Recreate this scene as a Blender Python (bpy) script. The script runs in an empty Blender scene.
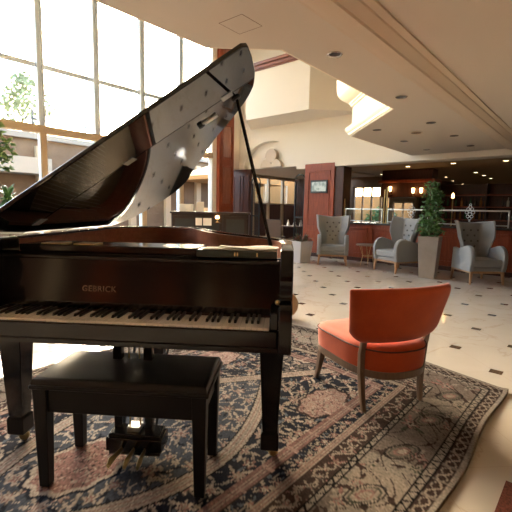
import bpy, bmesh, math, random
import numpy as np
from mathutils import Vector, Matrix, Quaternion
SC = bpy.context.scene
COL = SC.collection
random.seed(7)
rad = math.radians

# ------------------------------------------------------------------ camera, sky, sun, exposure
cam_d = bpy.data.cameras.new('camera'); cam = bpy.data.objects.new('camera', cam_d); COL.objects.link(cam)
PIT, ROL, F = .1157, .0205, 396.4
cam_d.sensor_width = 36; cam_d.lens = 36 * F / 512; cam_d.clip_start = .05; cam_d.clip_end = 300
_f = Vector((0, math.cos(PIT), -math.sin(PIT))); _u = Vector((0, math.sin(PIT), math.cos(PIT))); _r = Vector((1, 0, 0))
_R = _r * math.cos(ROL) + _u * math.sin(ROL); _U = -_r * math.sin(ROL) + _u * math.cos(ROL)
cam.matrix_world = Matrix(((_R.x, _U.x, -_f.x, 0), (_R.y, _U.y, -_f.y, 0), (_R.z, _U.z, -_f.z, 1.2), (0, 0, 0, 1)))
SC.camera = cam
SC.view_settings.view_transform = 'Standard'; SC.view_settings.look = 'None'
SC.view_settings.gamma = 1; SC.view_settings.use_curve_mapping = False
SC.view_settings.exposure = 1.0
W = bpy.data.worlds.new('sky'); SC.world = W; W.use_nodes = True
wn = W.node_tree; bgn = wn.nodes['Background']
sky = wn.nodes.new('ShaderNodeTexSky'); sky.sky_type = 'NISHITA'; sky.sun_disc = False
sky.sun_elevation = rad(15.1); sky.sun_rotation = rad(-22.3); sky.air_density = 1.0; sky.dust_density = 3.0
wn.links.new(sky.outputs[0], bgn.inputs['Color']); bgn.inputs['Strength'].default_value = 1.5
SUN_DIR = Vector((.366, -.893, -.261)).normalized()
sd = bpy.data.lights.new('sun', 'SUN'); sd.energy = 0.9; sd.specular_factor = .35; sd.angle = rad(14); sd.color = (1, .91, .80)
sun = bpy.data.objects.new('sun', sd); COL.objects.link(sun); sun.rotation_euler = SUN_DIR.to_track_quat('-Z', 'Y').to_euler()
sun.location = (-4, 12, 9)

ROT = rad(49)                       # the room's long axis (u) against the camera's x
UX = Vector((math.cos(ROT), math.sin(ROT), 0)); VX = Vector((-math.sin(ROT), math.cos(ROT), 0))
def uv(a, b, z=0): return UX * a + VX * b + Vector((0, 0, z))

# daylight portals: they emit nothing, they only tell the sampler where the sky comes in
def portal(a, b, z, sx, sz, facing):
    l = bpy.data.lights.new('daylight_portal', 'AREA'); l.shape = 'RECTANGLE'; l.size = sx; l.size_y = sz
    l.cycles.is_portal = True
    o = bpy.data.objects.new('daylight_portal', l); COL.objects.link(o); o.location = uv(a, b, z)
    o.rotation_euler = facing.to_track_quat('-Z', 'Z').to_euler()
portal(1.2, 8.95, 3.1, 14.4, 6.2, -VX)

# ------------------------------------------------------------------ helpers
class MB:
    def __init__(s): s.bm = bmesh.new()
    def box(s, x0, x1, y0, y1, z0, z1, M=None):
        vs = [s.bm.verts.new(M @ Vector(p) if M else p) for p in
              ((x0,y0,z0),(x1,y0,z0),(x1,y1,z0),(x0,y1,z0),(x0,y0,z1),(x1,y0,z1),(x1,y1,z1),(x0,y1,z1))]
        for f in ((3,2,1,0),(4,5,6,7),(0,1,5,4),(1,2,6,5),(2,3,7,6),(3,0,4,7)): s.bm.faces.new([vs[i] for i in f])
        return s
    def prism(s, pts, d0, d1, axis='z', M=None):
        def mp(a, b, d):
            v = Vector((a,b,d)) if axis == 'z' else Vector((d,a,b)) if axis == 'x' else Vector((a,d,b))
            return M @ v if M else v
        lo = [s.bm.verts.new(mp(a,b,d0)) for a,b in pts]; hi = [s.bm.verts.new(mp(a,b,d1)) for a,b in pts]
        n = len(pts)
        s.bm.faces.new(lo[::-1]); s.bm.faces.new(hi)
        for i in range(n): s.bm.faces.new((lo[i], lo[(i+1)%n], hi[(i+1)%n], hi[i]))
        return s
    def loft(s, loops, caps=True, closed=False):
        L = [[s.bm.verts.new(p) for p in lp] for lp in loops]; n = len(L[0])
        k = len(L)
        for i in range(k if closed else k-1):
            A, B = L[i], L[(i+1) % k]
            for j in range(n): s.bm.faces.new((A[j], A[(j+1)%n], B[(j+1)%n], B[j]))
        if caps and not closed: s.bm.faces.new(L[0][::-1]); s.bm.faces.new(L[-1])
        return s
    def tube(s, pts, r, n=8, flat=1.0):
        P = [Vector(p) for p in pts]; rs = r if isinstance(r, (list, tuple)) else [r]*len(P)
        loops = []; ref = None
        for i, p in enumerate(P):
            t = (P[min(i+1,len(P)-1)] - P[max(i-1,0)]).normalized()
            if ref is None: ref = Vector((0,0,1)) if abs(t.z) < .9 else Vector((1,0,0))
            a = (ref - t*ref.dot(t)).normalized(); b = t.cross(a); ref = a
            loops.append([p + (a*math.cos(q)+b*math.sin(q)*flat)*rs[i] for q in (2*math.pi*k/n for k in range(n))])
        return s.loft(loops)
    def lathe(s, prof, c=(0,0,0), n=24, M=None):
        loops = []
        for r, z in prof:
            lp = [Vector((c[0]+max(r,1e-4)*math.cos(2*math.pi*k/n), c[1]+max(r,1e-4)*math.sin(2*math.pi*k/n), c[2]+z)) for k in range(n)]
            loops.append([M @ p for p in lp] if M else lp)
        return s.loft(loops)
    def ball(s, c, r, sc=(1,1,1), n=10):
        prof = [(math.sin(math.pi*i/n), -math.cos(math.pi*i/n)) for i in range(n+1)]
        return s.loft([[Vector((c[0]+r*sc[0]*max(a,1e-3)*math.cos(2*math.pi*k/(n*2)), c[1]+r*sc[1]*max(a,1e-3)*math.sin(2*math.pi*k/(n*2)), c[2]+r*sc[2]*b)) for k in range(n*2)] for a,b in prof])
    def sheet(s, grid, thick):
        """grid[i][j] of (point, normal): a closed shell of the given thickness"""
        ni, nj = len(grid), len(grid[0])
        A = [[s.bm.verts.new(p) for p, q in row] for row in grid]
        B = [[s.bm.verts.new(p + q*(thick(i/(ni-1), j/(nj-1)) if callable(thick) else thick)) for j,(p,q) in enumerate(row)] for i,row in enumerate(grid)]
        for i in range(ni-1):
            for j in range(nj-1):
                s.bm.faces.new((A[i][j],A[i][j+1],A[i+1][j+1],A[i+1][j])); s.bm.faces.new((B[i][j],B[i+1][j],B[i+1][j+1],B[i][j+1]))
        rim = [(0,j) for j in range(nj)] + [(i,nj-1) for i in range(1,ni)] + [(ni-1,j) for j in range(nj-2,-1,-1)] + [(i,0) for i in range(ni-2,0,-1)]
        for k in range(len(rim)):
            a, b = rim[k], rim[(k+1)%len(rim)]
            s.bm.faces.new((A[b[0]][b[1]],A[a[0]][a[1]],B[a[0]][a[1]],B[b[0]][b[1]]))
        return s
    def quad(s, *ps): s.bm.faces.new([s.bm.verts.new(p) for p in ps]); return s
    def build(s, name, mat, parent=None, smooth=40, bev=0, segs=2, sub=0, fix=True, **props):
        if fix: bmesh.ops.recalc_face_normals(s.bm, faces=s.bm.faces)
        me = bpy.data.meshes.new(name); s.bm.to_mesh(me); s.bm.free()
        if smooth:
            me.polygons.foreach_set('use_smooth', [True]*len(me.polygons)); me.set_sharp_from_angle(angle=rad(smooth))
        o = bpy.data.objects.new(name, me); COL.objects.link(o)
        if mat: me.materials.append(mat)
        if parent: o.parent = parent
        if bev:
            m = o.modifiers.new('bevel', 'BEVEL'); m.width = bev; m.segments = segs; m.limit_method = 'ANGLE'; m.angle_limit = rad(35)
            m.harden_normals = False
        if sub:
            m = o.modifiers.new('sub', 'SUBSURF'); m.levels = sub; m.render_levels = sub
        for k, v in props.items(): o[k] = v
        return o
def tag(o, label, cat, group=None, kind=None):
    o['label'] = label; o['category'] = cat
    if group: o['group'] = group
    if kind: o['kind'] = kind
    return o
def thing(name, label, cat, loc=(0,0,0), rz=0, group=None):
    o = bpy.data.objects.new(name, None); o.empty_display_size = .1; COL.objects.link(o)
    o.location = loc; o.rotation_euler = (0,0,rz)
    return tag(o, label, cat, group)
def room(o):
    o.rotation_euler = (0,0,ROT); return o
def struct(name, mb, mat, parent=None, **k):
    o = mb.build(name, mat, parent, **k)
    if not parent: o['kind'] = 'structure'; room(o)
    return o

# ------------------------------------------------------------------ materials
def mat(name, col, rough=.5, metal=0, spec=.5, coat=0, coat_r=.03, trans=0, noise=None, bump=None, sheen=0, emit=None, es=0, ior=1.5):
    m = bpy.data.materials.new(name); m.use_nodes = True; nt = m.node_tree; b = nt.nodes['Principled BSDF']
    b.inputs['Base Color'].default_value = (*col, 1); b.inputs['Roughness'].default_value = rough; b.inputs['Metallic'].default_value = metal
    b.inputs['Specular IOR Level'].default_value = spec; b.inputs['Coat Weight'].default_value = coat; b.inputs['Coat Roughness'].default_value = coat_r
    b.inputs['IOR'].default_value = ior
    if sheen: b.inputs['Sheen Weight'].default_value = sheen; b.inputs['Sheen Roughness'].default_value = .4
    if emit: b.inputs['Emission Color'].default_value = (*emit, 1); b.inputs['Emission Strength'].default_value = es
    tc = nt.nodes.new('ShaderNodeTexCoord')
    if noise:
        col2, scale, stretch, lo, hi = noise
        mp = nt.nodes.new('ShaderNodeMapping'); mp.inputs['Scale'].default_value = stretch
        nz = nt.nodes.new('ShaderNodeTexNoise'); nz.inputs['Scale'].default_value = scale; nz.inputs['Detail'].default_value = 6; nz.inputs['Roughness'].default_value = .6
        rp = nt.nodes.new('ShaderNodeMapRange'); rp.inputs['From Min'].default_value = lo; rp.inputs['From Max'].default_value = hi
        mx = nt.nodes.new('ShaderNodeMix'); mx.data_type = 'RGBA'; mx.inputs['A'].default_value = (*col,1); mx.inputs['B'].default_value = (*col2,1)
        nt.links.new(tc.outputs['Object'], mp.inputs[0]); nt.links.new(mp.outputs[0], nz.inputs[0]); nt.links.new(nz.outputs[0], rp.inputs[0])
        nt.links.new(rp.outputs[0], mx.inputs['Factor']); nt.links.new(mx.outputs['Result'], b.inputs['Base Color'])
    if bump:
        sc, st, dist = bump
        n2 = nt.nodes.new('ShaderNodeTexNoise'); n2.inputs['Scale'].default_value = sc; n2.inputs['Detail'].default_value = 3
        bp = nt.nodes.new('ShaderNodeBump'); bp.inputs['Strength'].default_value = st; bp.inputs['Distance'].default_value = dist
        nt.links.new(tc.outputs['Object'], n2.inputs[0]); nt.links.new(n2.outputs[0], bp.inputs['Height']); nt.links.new(bp.outputs[0], b.inputs['Normal'])
    return m
def glass(name, tint, f0=.04):
    m = bpy.data.materials.new(name); m.use_nodes = True; nt = m.node_tree; nt.nodes.clear()
    out = nt.nodes.new('ShaderNodeOutputMaterial'); t = nt.nodes.new('ShaderNodeBsdfTransparent'); t.inputs[0].default_value = (*tint,1)
    g = nt.nodes.new('ShaderNodeBsdfGlossy'); g.inputs['Roughness'].default_value = .02
    lw = nt.nodes.new('ShaderNodeFresnel'); lw.inputs[0].default_value = 1.45
    mx = nt.nodes.new('ShaderNodeMixShader'); nt.links.new(lw.outputs[0], mx.inputs[0]); nt.links.new(t.outputs[0], mx.inputs[1]); nt.links.new(g.outputs[0], mx.inputs[2])
    nt.links.new(mx.outputs[0], out.inputs[0]); return m

M = {}
M['lacquer'] = mat('black_lacquer', (.010,.010,.011), .12, spec=.4)
M['lid'] = mat('polished_black_lacquer', (.012,.012,.012), .04, spec=.6, coat=.3, coat_r=.02)
M['satin'] = mat('satin_black', (.010,.010,.010), .4, spec=.22, bump=(60,.05,.002))
M['leather'] = mat('black_leather', (.009,.009,.009), .36, spec=.3, bump=(220,.2,.001))
M['ivory'] = mat('ivory_key', (.88,.83,.75), .25)
M['ebony'] = mat('ebony_key', (.012,.012,.012), .3)
M['rimwood'] = mat('mahogany_rim', (.48,.19,.12), .3, coat=.2, noise=((.32,.115,.07),6,(1,6,6),.3,.7))
M['gold'] = mat('gold_plate', (.20,.14,.07), .45, metal=.5)
M['brass'] = mat('brass', (.62,.47,.22), .3, metal=1)
M['steel'] = mat('steel', (.6,.6,.58), .3, metal=1)
M['sbwood'] = mat('spruce', (.5,.33,.16), .4, noise=((.4,.25,.11),8,(20,1,1),.3,.7))
M['felt'] = mat('key_felt', (.03,.008,.008), .9)
M['paper'] = mat('paper', (.82,.78,.70), .7)
M['green_cover'] = mat('green_cover', (.02,.035,.03), .4)
M['orange'] = mat('orange_velvet', (.56,.078,.012), .75, sheen=.25, noise=((.46,.056,.008),5,(1,1,1),.35,.65), bump=(150,.12,.002))
M['piping'] = mat('dark_piping', (.10,.03,.015), .7)
M['taupe_wood'] = mat('taupe_wood', (.22,.14,.09), .4, noise=((.16,.10,.065),8,(8,8,1),.3,.7))
M['grey_fabric'] = mat('grey_fabric', (.26,.258,.25), .9, sheen=.2, bump=(400,.2,.001))
M['oak'] = mat('oak', (.42,.23,.11), .45, noise=((.32,.16,.07),10,(6,6,1),.3,.7))
M['cream_wall'] = mat('cream_paint', (.74,.655,.53), .7, bump=(60,.03,.002))
M['ceil'] = mat('ceiling_paint', (.58,.495,.395), .75, bump=(40,.03,.002))
M['mould'] = mat('moulding_paint', (.58,.46,.33), .6)
M['whitemould'] = mat('cornice_paint', (.82,.72,.55), .55)
M['mahogany'] = mat('mahogany', (.29,.062,.022), .4, spec=.3, noise=((.19,.036,.012),5,(6,6,.8),.3,.7))
M['panel'] = mat('polished_panel', (.30,.12,.075), .2, coat=.6, noise=((.22,.08,.05),5,(6,6,.8),.3,.7))
M['darkwood'] = mat('dark_wood', (.075,.026,.015), .4, spec=.3, noise=((.04,.015,.009),5,(6,6,.8),.3,.7))
M['ebonywood'] = mat('ebonised_wood', (.028,.016,.013), .4, spec=.3, noise=((.018,.010,.008),5,(6,6,.8),.3,.7))
M['alu'] = mat('window_aluminium', (.70,.78,.84), .45)  # pale blue veil of flare over the frames put into the colour
M['bronze'] = mat('bronze_frame', (.50,.36,.22), .5)
M['glass'] = glass('window_glass', (.93,.95,.95))
M['barglass'] = glass('screen_glass', (.85,.88,.86))
M['black'] = mat('black_iron', (.012,.014,.013), .45)
M['darkgreen'] = mat('dark_green_iron', (.015,.03,.025), .4)
M['white'] = mat('white_plastic', (.75,.73,.68), .5)
M['planter'] = mat('stone_planter', (.30,.25,.20), .6, noise=((.25,.20,.155),4,(1,1,1),.3,.7))
M['wplanter'] = mat('pale_planter', (.55,.51,.47), .55)
M['soil'] = mat('soil', (.03,.02,.012), .95)
M['leaf'] = mat('green_leaf', (.05,.13,.03), .45, noise=((.10,.20,.05),9,(1,1,1),.35,.65))
M['leaf2'] = mat('pale_leaf', (.16,.24,.07), .5, noise=((.08,.15,.04),6,(1,1,1),.35,.65))
M['croton'] = mat('croton_leaf', (.24,.075,.05), .45, noise=((.07,.12,.05),14,(1,1,1),.42,.56))
M['stem'] = mat('stem', (.10,.07,.04), .8)
M['granite'] = mat('dark_granite', (.035,.028,.022), .15, noise=((.10,.075,.05),120,(1,1,1),.5,.7))
M['redgranite'] = mat('red_granite', (.20,.055,.035), .2, noise=((.10,.03,.022),90,(1,1,1),.4,.65))
M['lamp'] = mat('warm_lamp', (1,.8,.5), .5, emit=(1,.72,.38), es=9)
M['bulbs'] = mat('wall_lamp_glow', (1,.7,.35), .5, emit=(1,.55,.20), es=7)
M['lensdark'] = mat('unlit_lens', (.10,.085,.07), .25)
M['chrome'] = mat('satin_chrome', (.55,.52,.48), .25, metal=1)
M['facade'] = mat('tan_facade', (.19,.115,.062), .85, noise=((.14,.085,.045),1.2,(1,1,1),.35,.65))
M['awning'] = mat('white_awning', (.42,.35,.26), .8)
M['orangewall'] = mat('orange_glow_facade', (.42,.21,.065), .8)  # orange glow of daylight through translucent parts put into the colour
M['ochre_light'] = mat('pale_ochre_render', (.66,.46,.26), .85)
M['treeleaf'] = mat('hazy_leaf', (.34,.37,.22), .6)  # distant haze put into the leaf colour as a paler, greyer green
M['paving'] = mat('paving', (.22,.17,.12), .8)
M['rail'] = mat('roof_rail', (.12,.11,.10), .5)
M['roofdeck'] = mat('pale_coping', (.30,.25,.19), .7)
M['bark'] = mat('bark', (.09,.06,.04), .9)
M['cushion'] = mat('tan_leather', (.42,.29,.17), .5)
M['brownchair'] = mat('brown_fabric', (.13,.085,.06), .8)
M['screen'] = mat('screen_picture', (.4,.45,.42), .2, emit=(.55,.62,.58), es=.12, noise=((.15,.2,.18),9,(1,1,1),.42,.58))

# ------------------------------------------------------------------ setting
def floor_mat():
    m = bpy.data.materials.new('marble_tiles'); m.use_nodes = True; nt = m.node_tree; b = nt.nodes['Principled BSDF']; L = nt.links.new
    def N(t, **k):
        n = nt.nodes.new(t)
        for a, v in k.items(): setattr(n, a, v)
        return n
    def math_(op, a, b_=None):
        n = N('ShaderNodeMath', operation=op)
        for i, v in enumerate((a, b_)):
            if v is None: continue
            if isinstance(v, (int, float)): n.inputs[i].default_value = v
            else: L(v, n.inputs[i])
        return n.outputs[0]
    tc = N('ShaderNodeTexCoord'); geo = N('ShaderNodeNewGeometry')
    mp = N('ShaderNodeMapping', vector_type='POINT')
    S = .5535; a = rad(3.98)        # tile size and the lattice's turn against x
    # coordinates along the lattice: subtract the origin, turn, divide by the tile size
    sub = N('ShaderNodeVectorMath', operation='SUBTRACT'); sub.inputs[1].default_value = (2.341, 4.075, 0)
    L(geo.outputs['Position'], sub.inputs[0])
    mp.inputs['Rotation'].default_value = (0,0,-a); mp.inputs['Scale'].default_value = (1/S,1/S,1); L(sub.outputs[0], mp.inputs[0])
    sx = N('ShaderNodeSeparateXYZ'); L(mp.outputs[0], sx.inputs[0])
    def cen(o): return math_('SUBTRACT', math_('FRACT', math_('ADD', o, .5)), .5)     # -0.5 .. 0.5 round every lattice point
    fx, fy = cen(sx.outputs[0]), cen(sx.outputs[1])
    d = math_('ADD', math_('ABSOLUTE', fx), math_('ABSOLUTE', fy))                 # squares turned 45 degrees to the lattice
    dot = math_('LESS_THAN', d, .112)
    seam = math_('LESS_THAN', math_('MINIMUM', math_('ABSOLUTE', fx), math_('ABSOLUTE', fy)), .0035)
    # marble
    nz = N('ShaderNodeTexNoise'); nz.inputs['Scale'].default_value = 1.3; nz.inputs['Detail'].default_value = 8; nz.inputs['Distortion'].default_value = 1.2; L(geo.outputs['Position'], nz.inputs[0])
    v = math_('ABSOLUTE', math_('SUBTRACT', nz.outputs[0], .5)); vein = math_('SUBTRACT', 1, math_('MINIMUM', math_('MULTIPLY', v, 70), 1))
    cl = N('ShaderNodeTexNoise'); cl.inputs['Scale'].default_value = 2.2; L(geo.outputs['Position'], cl.inputs[0])
    def mix(fac, A, B):
        n = N('ShaderNodeMix', data_type='RGBA')
        if isinstance(fac, float): n.inputs['Factor'].default_value = fac
        else: L(fac, n.inputs['Factor'])
        for k, vv in (('A',A),('B',B)):
            if isinstance(vv, tuple): n.inputs[k].default_value = (*vv,1)
            else: L(vv, n.inputs[k])
        return n.outputs['Result']
    c = mix(cl.outputs[0], (.60,.54,.45), (.52,.45,.36))
    c = mix(math_('MULTIPLY', vein, .35), c, (.36,.25,.15))
    c = mix(math_('MULTIPLY', seam, .35), c, (.40,.32,.22))
    gr = N('ShaderNodeTexNoise'); gr.inputs['Scale'].default_value = 70; L(geo.outputs['Position'], gr.inputs[0])
    c = mix(dot, c, mix(gr.outputs[0], (.03,.02,.013), (.16,.10,.06)))
    L(c, b.inputs['Base Color']); b.inputs['Roughness'].default_value = .08; b.inputs['Specular IOR Level'].default_value = .4
    return m
struct('floor', MB().box(-6,26,-8,9.4,-.12,0), floor_mat(), smooth=0)
# red granite strip let into the floor at the lower right
o = struct('floor_inlay', MB().box(-.6,2.02,-.35,.225,.0005,.004), M['redgranite'], smooth=0)
struct('ground_outside', MB().box(-30,45,9.4,40,-.3,-.14).box(26,60,-8,9.4,-.3,-.14).box(-30,45,-30,-8.3,-.3,-.14), M['paving'], smooth=0)

ZC = 2.46
edge = [(-6,2.47),(2.2,2.47),(2.6,2.03),(4.88,2.05),(6.18,3.31),(9.02,3.30)]
def off(poly, d):
    """shift the open edge line d metres outward (to larger v side)"""
    out = []
    for i, p in enumerate(poly):
        ns = []
        for a, b in ((i-1,i),(i,i+1)):
            if 0 <= a and b < len(poly):
                t = Vector(poly[b]) - Vector(poly[a]); ns.append(Vector((-t.y, t.x)).normalized())
        n = sum(ns, Vector((0,0))).normalized(); k = d / max(.3, n.dot(ns[0]))
        out.append((p[0]+n.x*k, p[1]+n.y*k))
    out[0] = (-6, out[0][1]); out[-1] = (9.02, out[-1][1])
    return out
def slab(d): return [(9.02,-8),*off(edge,d)[::-1],(-6,-8)]
struct('ceiling', MB().prism(slab(0), ZC, 3.30), M['ceil'], smooth=0)
def sweep(prof):
    rows = [off(edge, d) for d, z in prof]
    return MB().loft([[(rows[k][i][0], rows[k][i][1], prof[k][1]) for k in range(len(prof))] for i in range(len(edge))])
struct('trim_1', sweep([(-.05,2.462),(.02,2.462),(.025,2.475),(.045,2.478),(.05,2.50),(.075,2.52),(.095,2.55),(.10,2.585),(.02,2.59),(-.05,2.59)]), M['whitemould'], smooth=28)
struct('trim_2', sweep([(-.05,2.93),(.015,2.93),(.03,2.945),(.032,2.965),(.055,2.97),(.06,2.99),(.11,3.01),(.16,3.04),(.205,3.08),(.235,3.13),(.25,3.19),(.255,3.26),(.255,3.65),(-.05,3.65)]), M['whitemould'], smooth=28)
# long stepped moulding on the ceiling, and the slightly lower ceiling field on its right
mb = MB().prism([(1.50,2.461),(1.50,2.447),(1.468,2.443),(1.462,2.433),(1.42,2.417),(1.375,2.407),(1.335,2.405),(1.328,2.396),(1.285,2.396),(1.275,2.408),(1.20,2.432),(1.192,2.441),(1.14,2.446),(1.14,2.461)], -6, 8.95, 'x')
struct('trim_3', mb, M['mould'], smooth=15)

# outer shell
struct('wall_back', MB().box(-6.3,-6,-8,9.4,0,6.3), M['darkwood'], smooth=0)
struct('wall_right', MB().box(-6.3,26,-8.3,-8,0,6.3), M['darkwood'], smooth=0)
mb = MB()
for y in (1.2,-2.2,-3.0,-5.2): mb.box(-6,-5.85,y-.11,y+.11,0,2.46)
struct('trim_9', mb, M['mould'], smooth=0)
mb = MB()
for y in (.2,-1.2,-2.6,-3.7,-4.5): mb.box(-6,-5.93,y-.25,y+.25,.1,2.3)
struct('trim_10', mb, M['mahogany'], smooth=0)
struct('ceiling_atrium', MB().box(-6.3,9.4,-8,9.0,6.2,6.4), M['ceil'], smooth=0)
# upper wall over the bar and the passage, with the blind arch niche
mb = MB(); arch = []
ac, ar, zs = 7.42, .98, 2.43
mb.box(9.02,9.32,-8,ac-ar,2.33,6.2).box(9.02,9.32,ac+ar,9.0,2.43,6.2)
top = [(ac-ar,6.2)] + [(ac-ar*math.cos(math.pi*k/24), zs+.74*math.sin(math.pi*k/24)) for k in range(25)] + [(ac+ar,6.2)]
for k in range(24):
    a, b = top[1+k], top[2+k]
    mb.prism([(a[0],a[1]),(b[0],b[1]),(b[0],6.2),(a[0],6.2)], 9.02, 9.18, 'x')
mb.box(9.18,9.32,ac-ar,ac+ar,2.43,6.2)
struct('wall_front', mb, M['cream_wall'], smooth=0)
# three lobed plaster ornament in the niche
t = thing('plaster_ornament', 'three lobed plaster ornament standing in the blind arch niche above the passage', 'ornament', uv(9.14,7.38,2.432), ROT)
mb = MB()
def disc(mb, y, z, r, x0, x1): mb.prism([(y+r*math.cos(2*math.pi*k/28), z+r*math.sin(2*math.pi*k/28)) for k in range(28)], x0, x1, 'x')
disc(mb, .0, .33, .20, -.10, .035)
mb.build('upper_lobe', M['mould'], t, bev=.01)
for s, r in ((-1,.19),(1,.21)):
    mb = MB(); mb.prism([(s*.19+r*math.cos(math.pi*k/16), .002+1.15*r*math.sin(math.pi*k/16)) for k in range(17)], -.09+.005*s, .035, 'x')
    mb.build('lower_lobe', M['mould'], t, bev=.01)
# beam over the bar front
struct('trim_4', MB().box(8.93,9.35,-8,5.2,2.335,2.44).box(8.95,9.35,-8,5.2,2.44,2.46), M['cream_wall'], smooth=0)
# octagonal bulkhead of the upper floor with its wooden rail
bay = [(9.03,8.14),(8.02,7.43),(8.02,5.43),(8.60,4.85),(9.03,4.5)]
struct('wall_bulkhead', MB().prism(bay, 3.566, 4.74), M['cream_wall'], smooth=0)
def bayo(d):
    c = (9.03,6.4); return [(9.03,8.14+d),(8.02-d,7.43+d*.4),(8.02-d,5.43-d*.4),(8.60-d*.7,4.85-d*.7),(9.03,4.5-d)]
mb = MB()
for d, z0, z1 in ((.02,4.74,4.78),(.06,4.78,4.83),(.04,4.83,4.86),(.09,4.86,4.93)): mb.prism(bayo(d), z0, z1)
struct('trim_5', mb, mat('rail_wood', (.22,.075,.04), .4), smooth=0)
# upper window above the bulkhead
wf = MB().box(8.95,9.02,8.36,8.42,5.0,6.05).box(8.95,9.02,8.90,8.96,5.0,6.05).box(8.95,9.02,8.36,8.96,5.99,6.05).box(8.95,9.02,8.36,8.96,5.0,5.06).box(8.96,9.02,8.36,8.96,5.5,5.54)
uw = struct('window_20', wf, mat('brown_frame', (.16,.08,.045), .5), smooth=0)
MB().box(8.99,9.015,8.42,8.90,5.06,5.99).build('pane', mat('grey_glass', (.16,.17,.17), .1), uw, smooth=0)

# window wall: one object per bay
n = 0; US = [3.36 + 1.167*k for k in range(-8, 5)]
for i, a in enumerate(US[:-1]):
    b = US[i+1]; n += 1
    fr = struct('window_%d' % n, MB().box(a-.05,a+.05,8.70,8.84,0,6.2).box(a-.075,a-.04,8.665,8.70,2.8,6.2).box(a+.02,a+.055,8.665,8.70,2.8,6.2), M['alu'], smooth=0)
    MB().box(a+.05,b-.05,8.72,8.82,3.93,4.01).build('transom', M['alu'], fr, smooth=0)
    MB().box(a-.04,b-.04,8.66,8.86,2.66,2.80).build('transom', M['bronze'], fr, smooth=0, label='bronze brown lower transom')
    MB().box(a-.06,a+.06,8.67,8.71,0,2.66).build('mullion_cover', M['bronze'], fr, smooth=0, label='bronze brown mullion cover')
    MB().box(a+.05,b-.05,8.74,8.82,0,.12).build('bottom_rail', M['bronze'], fr, smooth=0)
    mb = MB()
    for z0, z1 in ((.12,2.66),(2.80,3.93),(4.01,6.2)):
        MB().quad((a+.05,8.78,z0),(b-.05,8.78,z0),(b-.05,8.78,z1),(a+.05,8.78,z1)).build('pane', M['glass'], fr, smooth=0)
    mb.bm.free()
a = US[-1]
struct('wall_left', MB().box(a-.06,8.14,8.68,8.84,0,6.2).box(8.74,9.02,8.60,8.84,2.43,6.2).box(-6.3,US[0]-.05,8.7,8.84,0,6.2), M['cream_wall'], smooth=0)
# mahogany pilaster with raised panels
pil = struct('trim_6', MB().box(8.14,8.74,8.56,8.84,0,6.2), M['mahogany'], bev=.008)
for z0, z1 in ((.25,1.2),(1.3,2.5),(2.65,3.65),(3.8,4.8),(4.95,5.95)):
    mb = MB()
    for x0,x1,q0,q1 in ((8.22,8.66,z0,z0+.03),(8.22,8.66,z1-.03,z1),(8.22,8.25,z0,z1),(8.63,8.66,z0,z1)): mb.box(x0,x1,8.545,8.56,q0,q1)
    mb.build('panel_moulding', M['mahogany'], pil, bev=.004)
    MB().box(8.28,8.60,8.550,8.56,z0+.07,z1-.07).build('panel', M['panel'], pil, bev=.004, label='paler glossy panel')

# red wood column between passage and bar
col = struct('trim_7', MB().box(8.96,9.42,5.22,6.12,0,2.43), M['mahogany'], bev=.006)
for z0, z1 in ((.12,.72),(.82,2.24)):
    mb = MB()
    for y0,y1,q0,q1 in ((5.34,6.0,z0,z0+.03),(5.34,6.0,z1-.03,z1),(5.34,5.37,z0,z1),(5.97,6.0,z0,z1)): mb.box(8.945,8.96,y0,y1,q0,q1)
    mb.build('panel', M['mahogany'], col, bev=.004)
MB().box(8.94,9.44,5.2,6.14,0,.1).build('plinth', M['darkwood'], col, bev=.005)
struct('trim_8', MB().box(9.0,9.40,4.98,5.22,0,2.335), M['darkwood'], bev=.005)
struct('baseboard_front', MB().box(8.985,9.0,-8,4.98,0,.09), M['darkwood'], smooth=0)

# passage behind the arch
struct('ceiling_passage', MB().box(9.32,13.4,6.2,9.4,2.45,2.6), M['mould'], smooth=0)
struct('wall_passage_right', MB().prism([(9.42,6.0),(13.4,7.1),(13.4,7.25),(9.42,6.15)],0,2.6), M['darkwood'], smooth=0)
struct('wall_passage_end', MB().box(13.2,13.4,7.1,9.5,0,2.6), M['darkwood'], smooth=0)
ps = [9.1,9.75,10.6,11.45,12.3,13.15]
for i, a in enumerate(ps[:-1]):
    b = ps[i+1]
    fr = struct('window_%d' % (21+i), MB().box(a-.04,a+.04,9.36,9.46,0,2.45), M['bronze'], smooth=0)
    MB().box(a+.04,b-.04,9.37,9.45,2.34,2.45).build('head', M['bronze'], fr, smooth=0)
    MB().box(a+.04,b-.04,9.37,9.45,1.42,1.46).build('transom', M['bronze'], fr, smooth=0)
    MB().box(a+.04,b-.04,9.37,9.45,0,.1).build('bottom_rail', M['bronze'], fr, smooth=0)
    for z0, z1 in ((.1,1.42),(1.46,2.34)): MB().quad((a+.04,9.41,z0),(b-.04,9.41,z0),(b-.04,9.41,z1),(a+.04,9.41,z1)).build('pane', M['glass'], fr, smooth=0)
# pair of dark wooden door leaves at the left of the passage
dr = struct('door_1', MB().box(9.14,9.20,8.22,8.98,0,2.43), M['darkwood'], bev=.004)
for y0, y1 in ((8.27,8.55),(8.65,8.93)):
    for z0, z1 in ((.15,1.0),(1.1,2.25)):
        mb = MB()
        for a0,a1,q0,q1 in ((y0,y1,z0,z0+.025),(y0,y1,z1-.025,z1),(y0,y0+.025,z0,z1),(y1-.025,y1,z0,z1)): mb.box(9.125,9.14,a0,a1,q0,q1)
        mb.build('panel', M['darkwood'], dr, bev=.003)
MB().ball((9.11,8.60,1.05), .03).build('door_knob', M['brass'], dr)

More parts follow.
